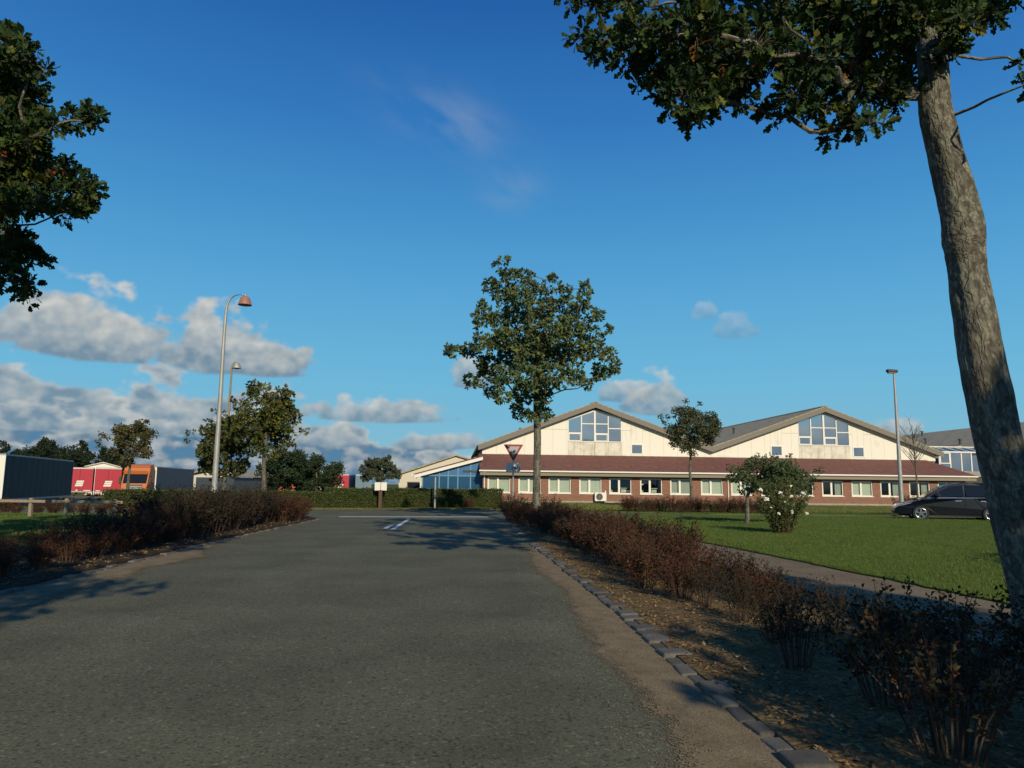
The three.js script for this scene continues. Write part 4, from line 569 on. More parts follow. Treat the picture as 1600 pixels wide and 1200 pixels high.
  // roofs: slopes with thickness, ridge, verge boards
  const slopeGeo = (x0, y0, x1, y1, z0, z1, th) => { const n = new THREE.Vector2(-(y1 - y0), x1 - x0).normalize().multiplyScalar(th * Math.sign(x1 - x0)); const g = poly([[x0, y0], [x1, y1], [x1 + n.x, y1 + n.y], [x0 + n.x, y0 + n.y]], z1, z0); const p = g.attributes.position, nn = g.attributes.normal, uv = []; for (let i = 0; i < p.count; i++) uv.push(...(Math.abs(nn.getZ(i)) > 0.5 ? [p.getX(i), p.getY(i)] : [p.getX(i) * 1.06, p.getZ(i)])); g.setAttribute('uv', new THREE.Float32BufferAttribute(uv, 2)); return g; };
  const roof = (xl, xc, xr, z0, z1, ol, orr) => {
    const h = EAVE + RISE * (xc - xl), h2 = EAVE + RISE * (xr - xc), hc = Math.max(h, h2) + 0.12, sl = (hc - EAVE - 0.05) / (xc - xl), sr = (hc - EAVE - 0.05) / (xr - xc);
    part('roof_slope', slopeGeo(xl - ol, EAVE + 0.05 - sl * ol, xc, hc, z0, z1, 0.16), M.roofgrey, B); part('roof_slope', slopeGeo(xc, hc, xr + orr, EAVE + 0.05 - sr * orr, z0, z1, 0.16), M.roofgrey, B);
    part('ridge_cap', poly([[xc - 0.28, hc + 0.04], [xc, hc + 0.145], [xc + 0.28, hc + 0.04], [xc + 0.28, hc + 0.13], [xc, hc + 0.24], [xc - 0.28, hc + 0.13]], z1, z0 + 0.02), M.roofgrey, B);
    const b = (x0, y0, x1, y1) => poly([[x0, y0 - 0.32], [x1, y1 - 0.32], [x1, y1 + 0.10], [x0, y0 + 0.10]], z0 + 0.001, z0 + 0.035);
    part('verge_board', b(xl - ol, EAVE + 0.05 - sl * ol, xc, hc), M.barge, B); part('verge_board', b(xc, hc, xr + orr, EAVE + 0.05 - sr * orr), M.barge, B);
  };
  roof(0, 9.62, 19.75, GZ + 0.45, -32, 0.35, 0); roof(19.75, 29.9, 40.0, GZ + 0.45, -32, 0, 0.5);
  part('valley_gutter', box(19.6, 19.9, EAVE - 0.1, EAVE + 0.12, -32, GZ + 0.3), M.galv, B);
  for (const [x, z] of [[24.2, -9], [33.5, -14], [4, -12]]) part('roof_vent', [cyl(0.09, 0.09, 0.75, x, 4.6 + (x > 20 ? Math.min(x - 19.75, 40 - x) : x) * 0.353, z, 10), cyl(0.15, 0.12, 0.12, x, 5.35 + (x > 20 ? Math.min(x - 19.75, 40 - x) : x) * 0.353, z, 10)], M.darkmetal, B);
  part('eaves_board', box(40.02, 40.5, 4.3, 4.5, -31.5, GZ + 0.3), M.barge, B);
  part('end_wall', box(39.7, 40.0, 2.4, 4.6, -32, GZ - 0.31), M.white, B);
}
// air conditioner on the brick wall
{
  const c = Math.cos(BTURN), s = Math.sin(BTURN), P = (x, y, z) => [BPOS[0] + x * c + z * s, y, BPOS[2] - x * s + z * c];
  const t = thing('air_conditioner', 'white air conditioner unit with round fan grille low on the brick wall', 'air conditioner', P(9.47, 0.1, 0.0), BTURN);
  part('casing', box(-0.47, 0.47, 0.06, 0.74, 0.08, 0.42, 0.02), M.trim, t);
  const ring = [new THREE.TorusGeometry(0.26, 0.014, 6, 28), new THREE.TorusGeometry(0.17, 0.009, 6, 24), new THREE.TorusGeometry(0.08, 0.009, 6, 18)]; for (let k = 0; k < 8; k++) { const g = new THREE.BoxGeometry(0.26, 0.01, 0.01); g.translate(0.13, 0, 0); g.rotateZ(k * Math.PI / 4); ring.push(g); }
  ring.forEach(g => g.translate(-0.1, 0.4, 0.435)); part('fan_grille', ring, M.soffit, t);
  const disc = new THREE.CylinderGeometry(0.25, 0.25, 0.006, 28); disc.rotateX(Math.PI / 2); disc.translate(-0.1, 0.4, 0.424); part('fan', disc, M.darkmetal, t);
  part('bracket', [box(-0.35, -0.31, 0, 0.06, 0.0, 0.4), box(0.31, 0.35, 0, 0.06, 0.0, 0.4)], M.galv, t); part('pipe_cover', box(0.42, 0.5, 0.74, 0.9, 0.002, 0.08), M.trim, t);

  // blue glass hall on the left end
  const H = thing('glass_entrance_hall', 'blue glazed entrance hall under a white edged sloping roof', 'building', P(0, 0, -1), BTURN);
  const top = x => 2.2 + (x + 5.1) * 0.278, xs = [-4.85, -3.5, -2.78, -2.0, -0.97, -0.02];
  for (let i = 0; i < xs.length - 1; i++) {
    const a = xs[i], b = xs[i + 1]; part('post', box(a - 0.05, a + 0.05, 0, top(a) - 0.12, -0.1, 0.03), M.bluebar, H);
    part('spandrel', poly([[a + 0.052, 2.1], [b - 0.052, 2.1], [b - 0.052, top(b) - 0.14], [a + 0.052, Math.max(2.12, top(a) - 0.14)]], -0.06, -0.02), M.bluepanel, H);
    part('transom', box(a + 0.052, b - 0.052, 2.0, 2.097, -0.08, 0.015), M.bluebar, H); part('pane', box(a + 0.052, b - 0.052, 1.02, 1.997, -0.05, -0.03), M.blueglass, H); part('pane', box(a + 0.052, b - 0.052, 0.12, 0.9, -0.05, -0.03), M.blueglass, H); part('transom', box(a + 0.052, b - 0.052, 0.903, 1.017, -0.08, 0.012), M.bluebar, H);
  }
  part('plinth', box(-4.9, -0.01, -0.1, 0.117, -0.2, 0.02), M.concrete, H);
  part('louvre', box(-1.6, -0.1, 2.35, 2.5, -0.018, 0.03), M.darkmetal, H);
  part('roof', poly([[-5.5, top(-5.5)], [0, top(0)], [0, top(0) + 0.1], [-5.5, top(-5.5) + 0.1]], -9, 0.38), M.roofred[1], H);
  part('fascia', poly([[-5.52, top(-5.5) - 0.26], [0, top(0) - 0.26], [0, top(0) - 0.002], [-5.52, top(-5.5) - 0.002]], 0.3, 0.36), M.trim, H);
  part('soffit', poly([[-5.4, top(-5.4) - 0.2], [0, top(0) - 0.2], [0, top(0) - 0.16], [-5.4, top(-5.4) - 0.16]], -0.1, 0.298), M.trim, H);
  part('side_wall', box(-5.0, -4.902, 0, top(-5) - 0.1, -8.6, 0.02), M.cream, H); part('gutter', box(-5.72, -5.56, top(-5.5) - 0.1, top(-5.5) + 0.03, -8.9, 0.36), M.trim, H); part('back_wall', box(-4.9, 0, 0, 2.1, -8.7, -8.6), M.cream, H);
  part('downpipe', limb([[-5.6, 2.0, 0.2, 0.04], [-5.2, 1.75, 0.14, 0.04], [-5.05, 1.6, 0.1, 0.04], [-5.05, 0, 0.1, 0.04]], 7, 12), M.trim, H);

  // cream building behind it
  const C = thing('cream_building', 'cream rendered building with shallow gable behind the blue glass hall', 'building', P(0, 0, -12), BTURN), tl = -7.6, tp = -2.2;
  part('wall', poly([[tl, -0.3], [3, -0.3], [3, 2.6], [tp, 4.05], [tl, 2.2]], -14, 0, []), M.cream, C);
  part('roof_slope', poly([[tl - 0.3, 2.12], [tp, 4.07], [tp, 4.2], [tl - 0.3, 2.25]], -14.2, 0.25), M.roofgrey, C); part('roof_slope', poly([[tp, 4.07], [3.2, 2.56], [3.2, 2.69], [tp, 4.2]], -14.2, 0.25), M.roofgrey, C);
  part('window', [box(-6.75, -5.5, 0.4, 1.5, 0.002, 0.02)], M.carglass, C); part('window_frame', bars([[-6.82, -5.43, 1.5, 1.57], [-6.82, -5.43, 0.33, 0.4], [-6.82, -6.75, 0.4, 1.5], [-5.5, -5.43, 0.4, 1.5], [-6.75, -5.5, 0.9, 0.96]], 0.003, 0.05), M.soffit, C);

  // glazed link on the right end, then the grey roofed wing
  const L = thing('glazed_link', 'white framed glass link with slanted glass roof at the right end of the brick building', 'building', P(0, 0, -4.2), BTURN);
  part('lower_wall', box(40.9, 46.3, 0, 2.5, -4, -0.02), M.darkmetal, L); part('parapet', box(40.8, 46.35, 2.55, 3.05, -4, 0.1), M.concrete, L);
  const px = [41.3, 42.35, 43.4, 44.35, 45.3, 46.2];
  px.forEach(x => part('post', box(x - 0.05, x + 0.05, 3.05, 4.7, -0.06, 0.04), M.trim, L));
  for (let i = 0; i < 5; i++) { part('pane', box(px[i] + 0.052, px[i + 1] - 0.052, 3.06, 4.7, -0.02, -0.01), M.mirrorglass, L); part('rafter', limb([[px[i], 4.78, 0.05, 0.04], [px[i] - 0.55, 5.3, -1.6, 0.04]], 4, 2), M.trim, L); const g = new THREE.BufferGeometry(); g.setAttribute('position', new THREE.Float32BufferAttribute([px[i] + 0.05, 4.78, 0.03, px[i + 1] - 0.05, 4.78, 0.03, px[i + 1] - 0.6, 5.28, -1.58, px[i] + 0.05, 4.78, 0.03, px[i + 1] - 0.6, 5.28, -1.58, px[i] - 0.5, 5.28, -1.58], 3)); g.computeVertexNormals(); part('roof_pane', metres(g), M.carglass, L); }
  part('gutter_beam', box(40.9, 46.3, 4.7, 4.82, -0.08, 0.1), M.trim, L); part('ridge_beam', box(40.6, 45.8, 5.28, 5.36, -1.7, -1.55), M.trim, L);
  part('small_window', bars([[41.36, 42.3, 3.7, 3.78], [41.36, 42.3, 4.62, 4.69], [41.36, 41.44, 3.78, 4.62], [42.22, 42.3, 3.78, 4.62]], -0.008, 0.06), M.trim, L); part('back_wall', box(41, 46.3, 3.05, 5.2, -3.9, -3.8), M.room, L);
  const G = thing('grey_roofed_wing', 'far wing with long grey roof and white gable behind the big oak trunk', 'building', P(0, 0, -2.6), BTURN), a = 46.4, m = 56, z = 65.6, e = 4.75, r = 8.2;
  part('wall', poly([[a, 0], [z, 0], [z, e], [m, r], [a, e]], -0.4, 0), M.white, G); part('side_wall', box(a, a + 0.3, 0, e, -45, -0.41), M.white, G);
  part('roof_slope', poly([[a - 0.5, e - 0.17], [m, r], [m, r + 0.18], [a - 0.5, e + 0.01]], -45, 0.5), M.roofgrey, G); part('roof_slope', poly([[m, r], [z + 0.5, e - 0.17], [z + 0.5, e + 0.01], [m, r + 0.18]], -45, 0.5), M.roofgrey, G);
  for (const [x, zz] of [[51, -18], [53.5, -30], [49.4, -10], [54.6, -24]]) part('roof_vent', [cyl(0.1, 0.1, 0.7, x, e + (x - a) * 0.36 - 0.05, zz, 8), cyl(0.2, 0.16, 0.14, x, e + (x - a) * 0.36 + 0.62, zz, 8)], M.darkmetal, G);
  for (const [x, zz] of [[48.6, -14], [48.2, -9], [50.2, -20]]) { const g = box(-0.3, 0.3, 0, 0.12, -0.4, 0.4); g.rotateZ(0.345); g.translate(x, e + (x - a) * 0.36 + 0.15, zz); part('skylight', g, M.trim, G); }
}

// ------------------------------------------------------------------ lorries and the yard
const colour = (name, r, g, b, o = {}) => std(name, { color: rgb(r, g, b), roughness: 0.55, ...o });
const wheelGeo = (() => { const t = new THREE.LatheGeometry([[0.3, -0.13], [0.46, -0.15], [0.5, -0.11], [0.5, 0.11], [0.46, 0.15], [0.3, 0.13]].map(p => new THREE.Vector2(...p)), 22); t.rotateZ(Math.PI / 2); return t; })();
const hubGeo = (() => { const t = new THREE.LatheGeometry([[0, 0.08], [0.1, 0.1], [0.16, 0.05], [0.3, 0.11]].map(p => new THREE.Vector2(...p)), 18); t.rotateZ(-Math.PI / 2); return t; })();
function wheel(parent, x, y, z, sc = 1, name = 'wheel') { const g = sub(name, parent); g.position.set(x, y, z); g.scale.setScalar(sc); if (x < 0) g.rotation.y = Math.PI; part('tyre', wheelGeo, M.rubber, g); part('hub', hubGeo, M.galv, g); return g; }
// semitrailer: rear doors at +z, origin at the middle of the rear edge on the ground
function trailer(label, pos, turn, o) {
  const t = thing(o.name || 'semitrailer', label, 'trailer', pos, turn, o.group), L = o.length || 13.6, w = 1.27, y0 = 1.12, y1 = o.top || 3.95;
  part('chassis', [box(-0.5, -0.36, 0.85, y0 - 0.002, -L + 1, -0.1), box(0.36, 0.5, 0.85, y0 - 0.002, -L + 1, -0.1), box(-1.15, 1.15, 0.55, 0.7, -0.28, -0.18)], M.darkmetal, t);
  part('floor', box(-w, w, y0, y0 + 0.12, -L, 0), M.galv, t); part('roof', box(-w, w, y1 - 0.1, y1, -L, 0), o.roofMat || M.galv, t); part('bulkhead', box(-w, w, y0 + 0.121, y1 - 0.101, -L, -L + 0.06), o.frontMat || M.galv, t);
  for (const sx of [-1, 1]) {
    const g = new THREE.PlaneGeometry(L - 0.12, y1 - y0 - 0.2, 140, 4), p = g.attributes.position; for (let i = 0; i < p.count; i++) p.setZ(i, 0.009 * Math.sin(p.getX(i) * 5.2) + 0.02 * fbm(p.getX(i) * 0.8, p.getY(i), sx, 2)); g.computeVertexNormals(); g.rotateY(sx * Math.PI / 2); g.translate(sx * (w - 0.02), (y0 + y1) / 2 + 0.01, -L / 2); part('curtain', metres(g), o.side, t);
    part('side_skirt', box(sx * w - 0.03, sx * w + 0.01, 0.5, y0 - 0.04, -L + 3, -4.2), M.darkmetal, t);
    part('rear_door', box(sx > 0 ? 0.012 : -w, sx > 0 ? w : -0.012, y0 + 0.125, y1 - 0.16, -0.05, 0.0), o.door, t);
    part('locking_bar', [box(sx * 0.35 - 0.02, sx * 0.35 + 0.02, y0 + 0.16, y1 - 0.2, 0.002, 0.03)], o.bar || o.door, t);
    part('tail_light', box(sx * 0.9 - 0.2, sx * 0.9 + 0.2, 0.9, 1.03, -0.05, 0.02), o.lightMat || colourTail, t);
    for (const z of [-1.6, -2.9, -4.2]) wheel(t, sx * 1.0, 0.5, z);
    part('landing_leg', box(sx * 0.7 - 0.06, sx * 0.7 + 0.06, 0.1, y0 - 0.1, -L + 3.6, -L + 3.75), M.darkmetal, t);
  }
  part('head_rail', box(-w, w, y1 - 0.155, y1 - 0.102, -0.06, 0.012), o.rail || M.trim, t);
  if (o.logo) { const k = o.logo; part('logo', [poly([[-0.42, 1.78], [0.3, 1.78], [0.36, 1.98], [-0.36, 1.98]], 0.034, 0.038), poly([[-0.34, 2.02], [0.34, 2.02], [0.4, 2.2], [-0.28, 2.2]], 0.034, 0.038), poly([[-0.3, 2.24], [0.4, 2.24], [0.46, 2.4], [-0.24, 2.4]], 0.034, 0.038)], M.trim, t); part('marking', [box(-1.1, -0.7, 1.28, 1.36, 0.002, 0.006), box(-0.3, -0.1, 1.28, 1.4, 0.034, 0.038), box(0.45, 1.12, 1.28, 1.36, 0.032, 0.036)], M.trim, t); }
  return t;
}
const colourTail = colour('tail_light_red', 0.25, 0.02, 0.02);
{
  const navy = colour('dark_blue_tarpaulin', 0.020, 0.028, 0.030, { roughness: 0.7 }), red = colour('red_paint', 0.42, 0.012, 0.035), redSide = colour('dark_tarpaulin', 0.03, 0.022, 0.03), grey = colour('grey_tarpaulin', 0.085, 0.095, 0.105, { roughness: 0.7 }), orange = colour('orange_paint', 0.52, 0.15, 0.035), orange2 = colour('orange_tarpaulin', 0.42, 0.10, 0.03);
  // the long dark trailer: its pale bulkhead is the near end
  trailer('long trailer with dark blue tarpaulin sides nearest the fence', [-36.6, -1.09, -59.2], 0.29 + Math.PI * 0 , { side: navy, door: navy, length: 15, frontMat: M.trim, top: 4.0 }).rotation.y = 0.29 + Math.PI;
  scene.children[scene.children.length - 1].position.set(-36.5, -1.09, -59.4);
  trailer('red trailer with white emblem parked next to the dark blue trailer', [-47.6, -1.09, -82], 0.5, { side: redSide, door: red, logo: 1, top: 3.85, group: 'red trailers side by side' });
  trailer('red trailer with white emblem parked next to the orange lorry', [-44.25, -1.09, -81.6], 0.5, { side: redSide, door: red, logo: 1, top: 3.85, group: 'red trailers side by side' });
  // orange tractor with a grey trailer
  const T = thing('orange_lorry', 'orange lorry cab facing the road in front of a grey trailer', 'lorry', [-37.75, -1.09, -74.5], 0.17);
  part('cab', [poly([[-2.2, 0.9], [-0.05, 0.9], [0.0, 1.6], [-0.08, 2.15], [-0.55, 3.3], [-0.75, 3.75], [-2.2, 3.8]], -1.22, 1.22)].map(g => { g.rotateY(-Math.PI / 2); return g; }), orange, T);
  part('windscreen', [(() => { const g = box(-1.1, 1.1, 0, 1.02, 0, 0.02); g.rotateX(-0.385); g.translate(0, 2.2, -0.06); return g; })()], M.carglass, T);
  part('sun_visor', (() => { const g = box(-1.15, 1.15, 0, 0.34, 0, 0.05); g.rotateX(0.35); g.translate(0, 3.12, -0.32); return g; })(), orange, T);
  part('grille', [0, 1, 2, 3, 4].map(k => box(-0.72, 0.72, 1.15 + k * 0.17, 1.26 + k * 0.17, 0.0, 0.05)), M.galv, T); part('grille_backing', box(-0.75, 0.75, 1.1, 2.05, -0.1, 0.0), M.darkmetal, T);
  part('bumper', box(-1.22, 1.22, 0.35, 0.898, -0.7, 0.08, 0.05), orange, T); part('number_plate', box(-0.26, 0.26, 0.5, 0.62, 0.082, 0.09), M.trim, T); part('red_panel', box(-0.3, 0.35, 0.68, 0.88, 0.082, 0.09), colour('red_board', 0.5, 0.03, 0.03), T);
  for (const s of [-1, 1]) { part('headlight', box(s * 0.95 - 0.22, s * 0.95 + 0.22, 0.55, 0.8, 0.082, 0.11), M.lens, T); part('mirror', box(s * 1.42 - 0.12, s * 1.42 + 0.12, 2.1, 2.85, -0.32, -0.2, 0.04), M.darkmetal, T); part('mirror_arm', box(Math.min(s * 1.2, s * 1.4), Math.max(s * 1.2, s * 1.4), 2.75, 2.79, -0.3, -0.26), M.darkmetal, T); part('side_window', box(s * 1.222 - 0.012, s * 1.222 + 0.012, 2.2, 2.95, -1.4, -0.55), M.carglass, T); wheel(T, s * 1.05, 0.5, -1.1); wheel(T, s * 1.0, 0.5, -4.6); part('step', box(s * 1.1 - 0.13, s * 1.1 + 0.13, 0.4, 0.85, -2.1, -1.75), M.darkmetal, T); }
  part('chassis', [box(-0.5, -0.35, 0.6, 0.88, -5.6, -0.7), box(0.35, 0.5, 0.6, 0.88, -5.6, -0.7), box(-0.45, 0.45, 0.9, 1.08, -5.2, -4)], M.darkmetal, T); part('roof_fairing', poly([[-2.2, 3.8], [-0.8, 3.76], [-1.2, 4.0], [-2.2, 4.15]], -1.1, 1.1).rotateY(-Math.PI / 2), orange, T);
  trailer('grey trailer coupled behind the orange lorry cab', [0, -1.09, 0], 0.17, { side: grey, door: grey, length: 15.5, frontMat: M.trim, top: 3.95 });
  { const g = scene.children[scene.children.length - 1]; g.rotation.y = 0.17 + Math.PI; const f = new THREE.Vector3(Math.sin(0.17), 0, Math.cos(0.17)); g.position.set(-37.75 - f.x * 18.2, -1.09, -74.5 - f.z * 18.2); }
  // far row
  trailer('orange trailer far off behind the trunk of the yellow-green tree', [-37.6, -1.2, -112], 0.3, { side: orange2, door: orange2, logo: 1, group: 'orange trailers far off' }); trailer('second orange trailer far off, nearer to the dark tree', [-33.8, -1.2, -112], 0.3, { side: orange2, door: orange2, group: 'orange trailers far off' });
  trailer('red trailer far off behind the hedge', [-26.6, -1.2, -116], 0.32, { side: colour('dull_red_tarpaulin', 0.26, 0.05, 0.05), door: red, logo: 1 }); trailer('blue-grey trailer far off to the right of the red one', [-23.4, -1.2, -118], 0.3, { side: colour('blue_grey_tarpaulin', 0.14, 0.2, 0.25), door: colour('blue_grey_paint', 0.12, 0.2, 0.26) });
  trailer('white and brown trailer far off behind the dark low tree', [-30.2, -1.2, -114], 0.3, { side: colour('brown_tarpaulin', 0.2, 0.09, 0.06), door: M.trim });
  // sheds
  const W = thing('white_shed', 'white shed with grey roof beside the curved street lamp', 'building', [-42.6, -1.1, -100], -0.12);
  part('wall', box(-2.4, 0.2, 0, 3.1, -16, 0), M.cream, W); part('dark_wall', box(0.205, 5.6, 0, 3.0, -16, -0.05), colour('slate_cladding', 0.05, 0.065, 0.075), W);
  part('roof', poly([[-2.9, 3.0], [2.0, 3.95], [6.0, 3.1], [6.0, 3.22], [2.0, 4.1], [-2.9, 3.14]], -16.5, 0.5), M.roofgrey, W); part('window', box(-2.2, -1.5, 0.9, 1.9, 0.002, 0.03), M.carglass, W); part('door', box(-1.1, -0.3, 0.02, 2.1, 0.002, 0.03), M.trim, W);
  part('gable_wall', poly([[-2.35, 3.02], [5.55, 3.02], [2.0, 3.9]], -0.2, -0.1), M.cream, W);
  const V = thing('white_hall', 'far white hall with shallow gable above the red trailers', 'building', [-71.6, -1.2, -130], 0.5);
  part('wall', poly([[-2.6, 0], [2.6, 0], [2.6, 4.9], [0, 5.6], [-2.6, 4.9]], -20, 0), M.trim, V); part('roof', poly([[-2.8, 4.86], [0, 5.62], [2.8, 4.86], [2.8, 5.0], [0, 5.78], [-2.8, 5.0]], -20.3, 0.3), M.cream, V);
}

// ------------------------------------------------------------------ street furniture
function lampHead(t, x, y, z, sc, mat) {
  const g = sub('lamp_head', t); g.position.set(x, y, z); g.scale.setScalar(sc);
  const s = new THREE.LatheGeometry([[0.06, 0.42], [0.12, 0.4], [0.2, 0.34], [0.27, 0.12], [0.31, 0.0], [0.29, 0.0], [0.24, 0.12], [0.1, 0.3]].map(p => new THREE.Vector2(...p)), 24); part('lamp_shade', s, mat, g);
  const b = new THREE.SphereGeometry(0.22, 16, 8, 0, 6.3, 0, Math.PI / 2); b.scale(1, 0.4, 1); b.rotateX(Math.PI); b.translate(0, 0.03, 0); part('diffuser', b, M.soffit, g); part('cap', cyl(0.05, 0.05, 0.1, 0, 0.4, 0, 10), M.galv, g);
}
{
  const A = thing('street_lamp', 'tall grey street lamp with curved neck and faded red bell shade', 'street lamp', [-13.15, -0.02, -33]);
  part('post', limb([[0, 0, 0, 0.13], [0, 2, 0, 0.12], [0, 5, 0, 0.095], [0, 8.9, 0, 0.065], [0.05, 9.45, 0, 0.055], [0.25, 9.8, 0, 0.05], [0.55, 9.9, 0, 0.045], [0.82, 9.88, 0, 0.04]], 12, 60), M.galv, A); part('base_sleeve', cyl(0.16, 0.15, 1.1, 0, 0, 0, 14), M.galv, A); part('service_hatch', box(-0.05, 0.05, 0.5, 0.85, 0.14, 0.165), M.darkmetal, A); lampHead(A, 0.85, 9.42, 0, 1.0, M.terracotta);
  const Bl = thing('street_lamp', 'slimmer street lamp behind the curved one with a small pale head', 'street lamp', [-18.5, -0.4, -48]);
  part('post', limb([[0, 0, 0, 0.12], [0, 3, 0, 0.1], [0, 8.6, 0, 0.06], [0.02, 9.3, 0, 0.05], [0.12, 9.55, 0, 0.045], [0.3, 9.6, 0, 0.04]], 10, 40), M.wood, Bl); lampHead(Bl, 0.32, 9.18, 0, 0.95, M.galv); 
  const C = thing('street_lamp', 'slim straight lamp post with flat dark head beside the parked car', 'street lamp', [19.95, 0, -38]);
  part('post', limb([[0, 0, 0, 0.11], [0, 2.5, 0, 0.1], [0, 7.4, 0, 0.05]], 10, 30), M.galv, C);
  const h = sub('lamp_head', C); part('housing', [(() => { const g = new RoundedBoxGeometry(0.56, 0.16, 0.26, 2, 0.06); g.rotateZ(-0.06); g.translate(-0.1, 7.48, 0); return g; })()], M.darkmetal, h); part('diffuser', (() => { const g = new RoundedBoxGeometry(0.36, 0.06, 0.2, 1, 0.02); g.translate(-0.14, 7.39, 0); return g; })(), M.soffit, h);
}
{
  // give way sign with plate
  const t = thing('give_way_sign', 'give way triangle on a thin post with a small plate below it', 'traffic sign', [0.09, 0.03, -30]);
  const tri = (w, z0, z1) => { const h = w * 0.866, r = 0.045, s = new THREE.Shape(); const P = [[-w / 2, h / 3], [w / 2, h / 3], [0, -2 * h / 3]]; s.moveTo(P[0][0] + r, P[0][1]); for (let i = 0; i < 3; i++) { const a = P[(i + 1) % 3], b = P[(i + 2) % 3], p = P[i], d1 = Math.hypot(a[0] - p[0], a[1] - p[1]), d2 = Math.hypot(b[0] - a[0], b[1] - a[1]); s.lineTo(a[0] + (p[0] - a[0]) * r / d1, a[1] + (p[1] - a[1]) * r / d1); s.quadraticCurveTo(a[0], a[1], a[0] + (b[0] - a[0]) * r / d2, a[1] + (b[1] - a[1]) * r / d2); } const g = new THREE.ExtrudeGeometry(s, { depth: z1 - z0, bevelEnabled: false }); g.translate(0, 2.73, z0); return g; };
  part('post', cyl(0.035, 0.035, 3.0, 0, -0.1, -0.06, 12), M.galv, t);
  part('red_triangle', tri(0.8, -0.012, 0), M.signred, t); part('white_triangle', tri(0.52, 0.002, 0.006), M.signwhite, t);
  part('plate', box(-0.29, 0.28, 1.84, 2.21, -0.012, 0, 0.005), M.trim, t);
  const ring = (x, y) => { const g = new THREE.TorusGeometry(0.075, 0.012, 6, 22); g.translate(x, y, 0.004); return g; }, bar = (x0, y0, x1, y1) => limb([[x0, y0, 0.004, 0.01], [x1, y1, 0.004, 0.01]], 4, 1);
  part('bicycle_symbol', [ring(0.02, 1.98), ring(0.2, 1.98), bar(0.02, 1.98, 0.09, 2.08), bar(0.09, 2.08, 0.17, 2.08), bar(0.17, 2.08, 0.2, 1.98), bar(0.09, 2.08, 0.11, 1.97), bar(0.11, 1.97, 0.17, 2.08), bar(0.02, 1.98, 0.11, 1.97), bar(0.16, 2.12, 0.19, 2.12)], M.darkmetal, t);
  part('clamp', [box(-0.06, 0.06, 2.66, 2.72, -0.1, -0.013), box(-0.06, 0.06, 2.0, 2.06, -0.1, -0.013)], M.galv, t);
  // low wooden fence
  const f = thing('wooden_fence', 'low fence with pale wooden posts and one rail on the lawn', 'fence', [-13.6, 0.05, -26.2], -0.03);
  for (const x of [-6.9, -5.2, -3.3, -2.02, -0.28]) part('post', box(x - 0.055, x + 0.055, -0.15, 0.66, -0.055, 0.055, 0.012), M.wood, f);
  for (const [a, b] of [[-8, -2.75], [-2.5, 0.02]]) part('rail', box(a, b, 0.5, 0.6, 0.056, 0.1, 0.01), M.wood, f);
  // notice board, grey post, marker stake
  const n = thing('notice_board', 'white notice board of two panels on a brown post by the hedge', 'sign board', [-7.1, 0, -40.6]);
  part('post', box(-0.09, 0.09, -0.1, 1.0, -0.09, 0.09, 0.01), M.brownwood, n); for (const s of [-1, 1]) part('panel', box(s > 0 ? 0.012 : -0.33, s > 0 ? 0.33 : -0.012, 0.98, 1.42, 0.0, 0.04, 0.006), M.trim, n); part('back_rail', box(-0.3, 0.3, 1.15, 1.22, -0.05, -0.002), M.brownwood, n);
  const g = thing('grey_post', 'slim pale grey post standing in front of the hedge', 'post', [-4.2, 0, -41.3]); part('shaft', limb([[0, -0.1, 0, 0.055], [0, 1.72, 0, 0.05]], 10, 4), M.galv, g); part('band', cyl(0.06, 0.06, 0.09, 0, 0.55, 0, 12), M.darkmetal, g); part('cap', cyl(0.055, 0.03, 0.04, 0, 1.71, 0, 12), M.galv, g);
  const k = thing('marker_stake', 'small white marker stake in the verge at the junction corner', 'stake', [-11.4, 0, -34.6]); part('stake', box(-0.045, 0.045, -0.1, 0.62, -0.02, 0.02, 0.008), M.trim, k); part('band', box(-0.046, 0.046, 0.46, 0.54, 0.0205, 0.024), M.darkmetal, k);
}

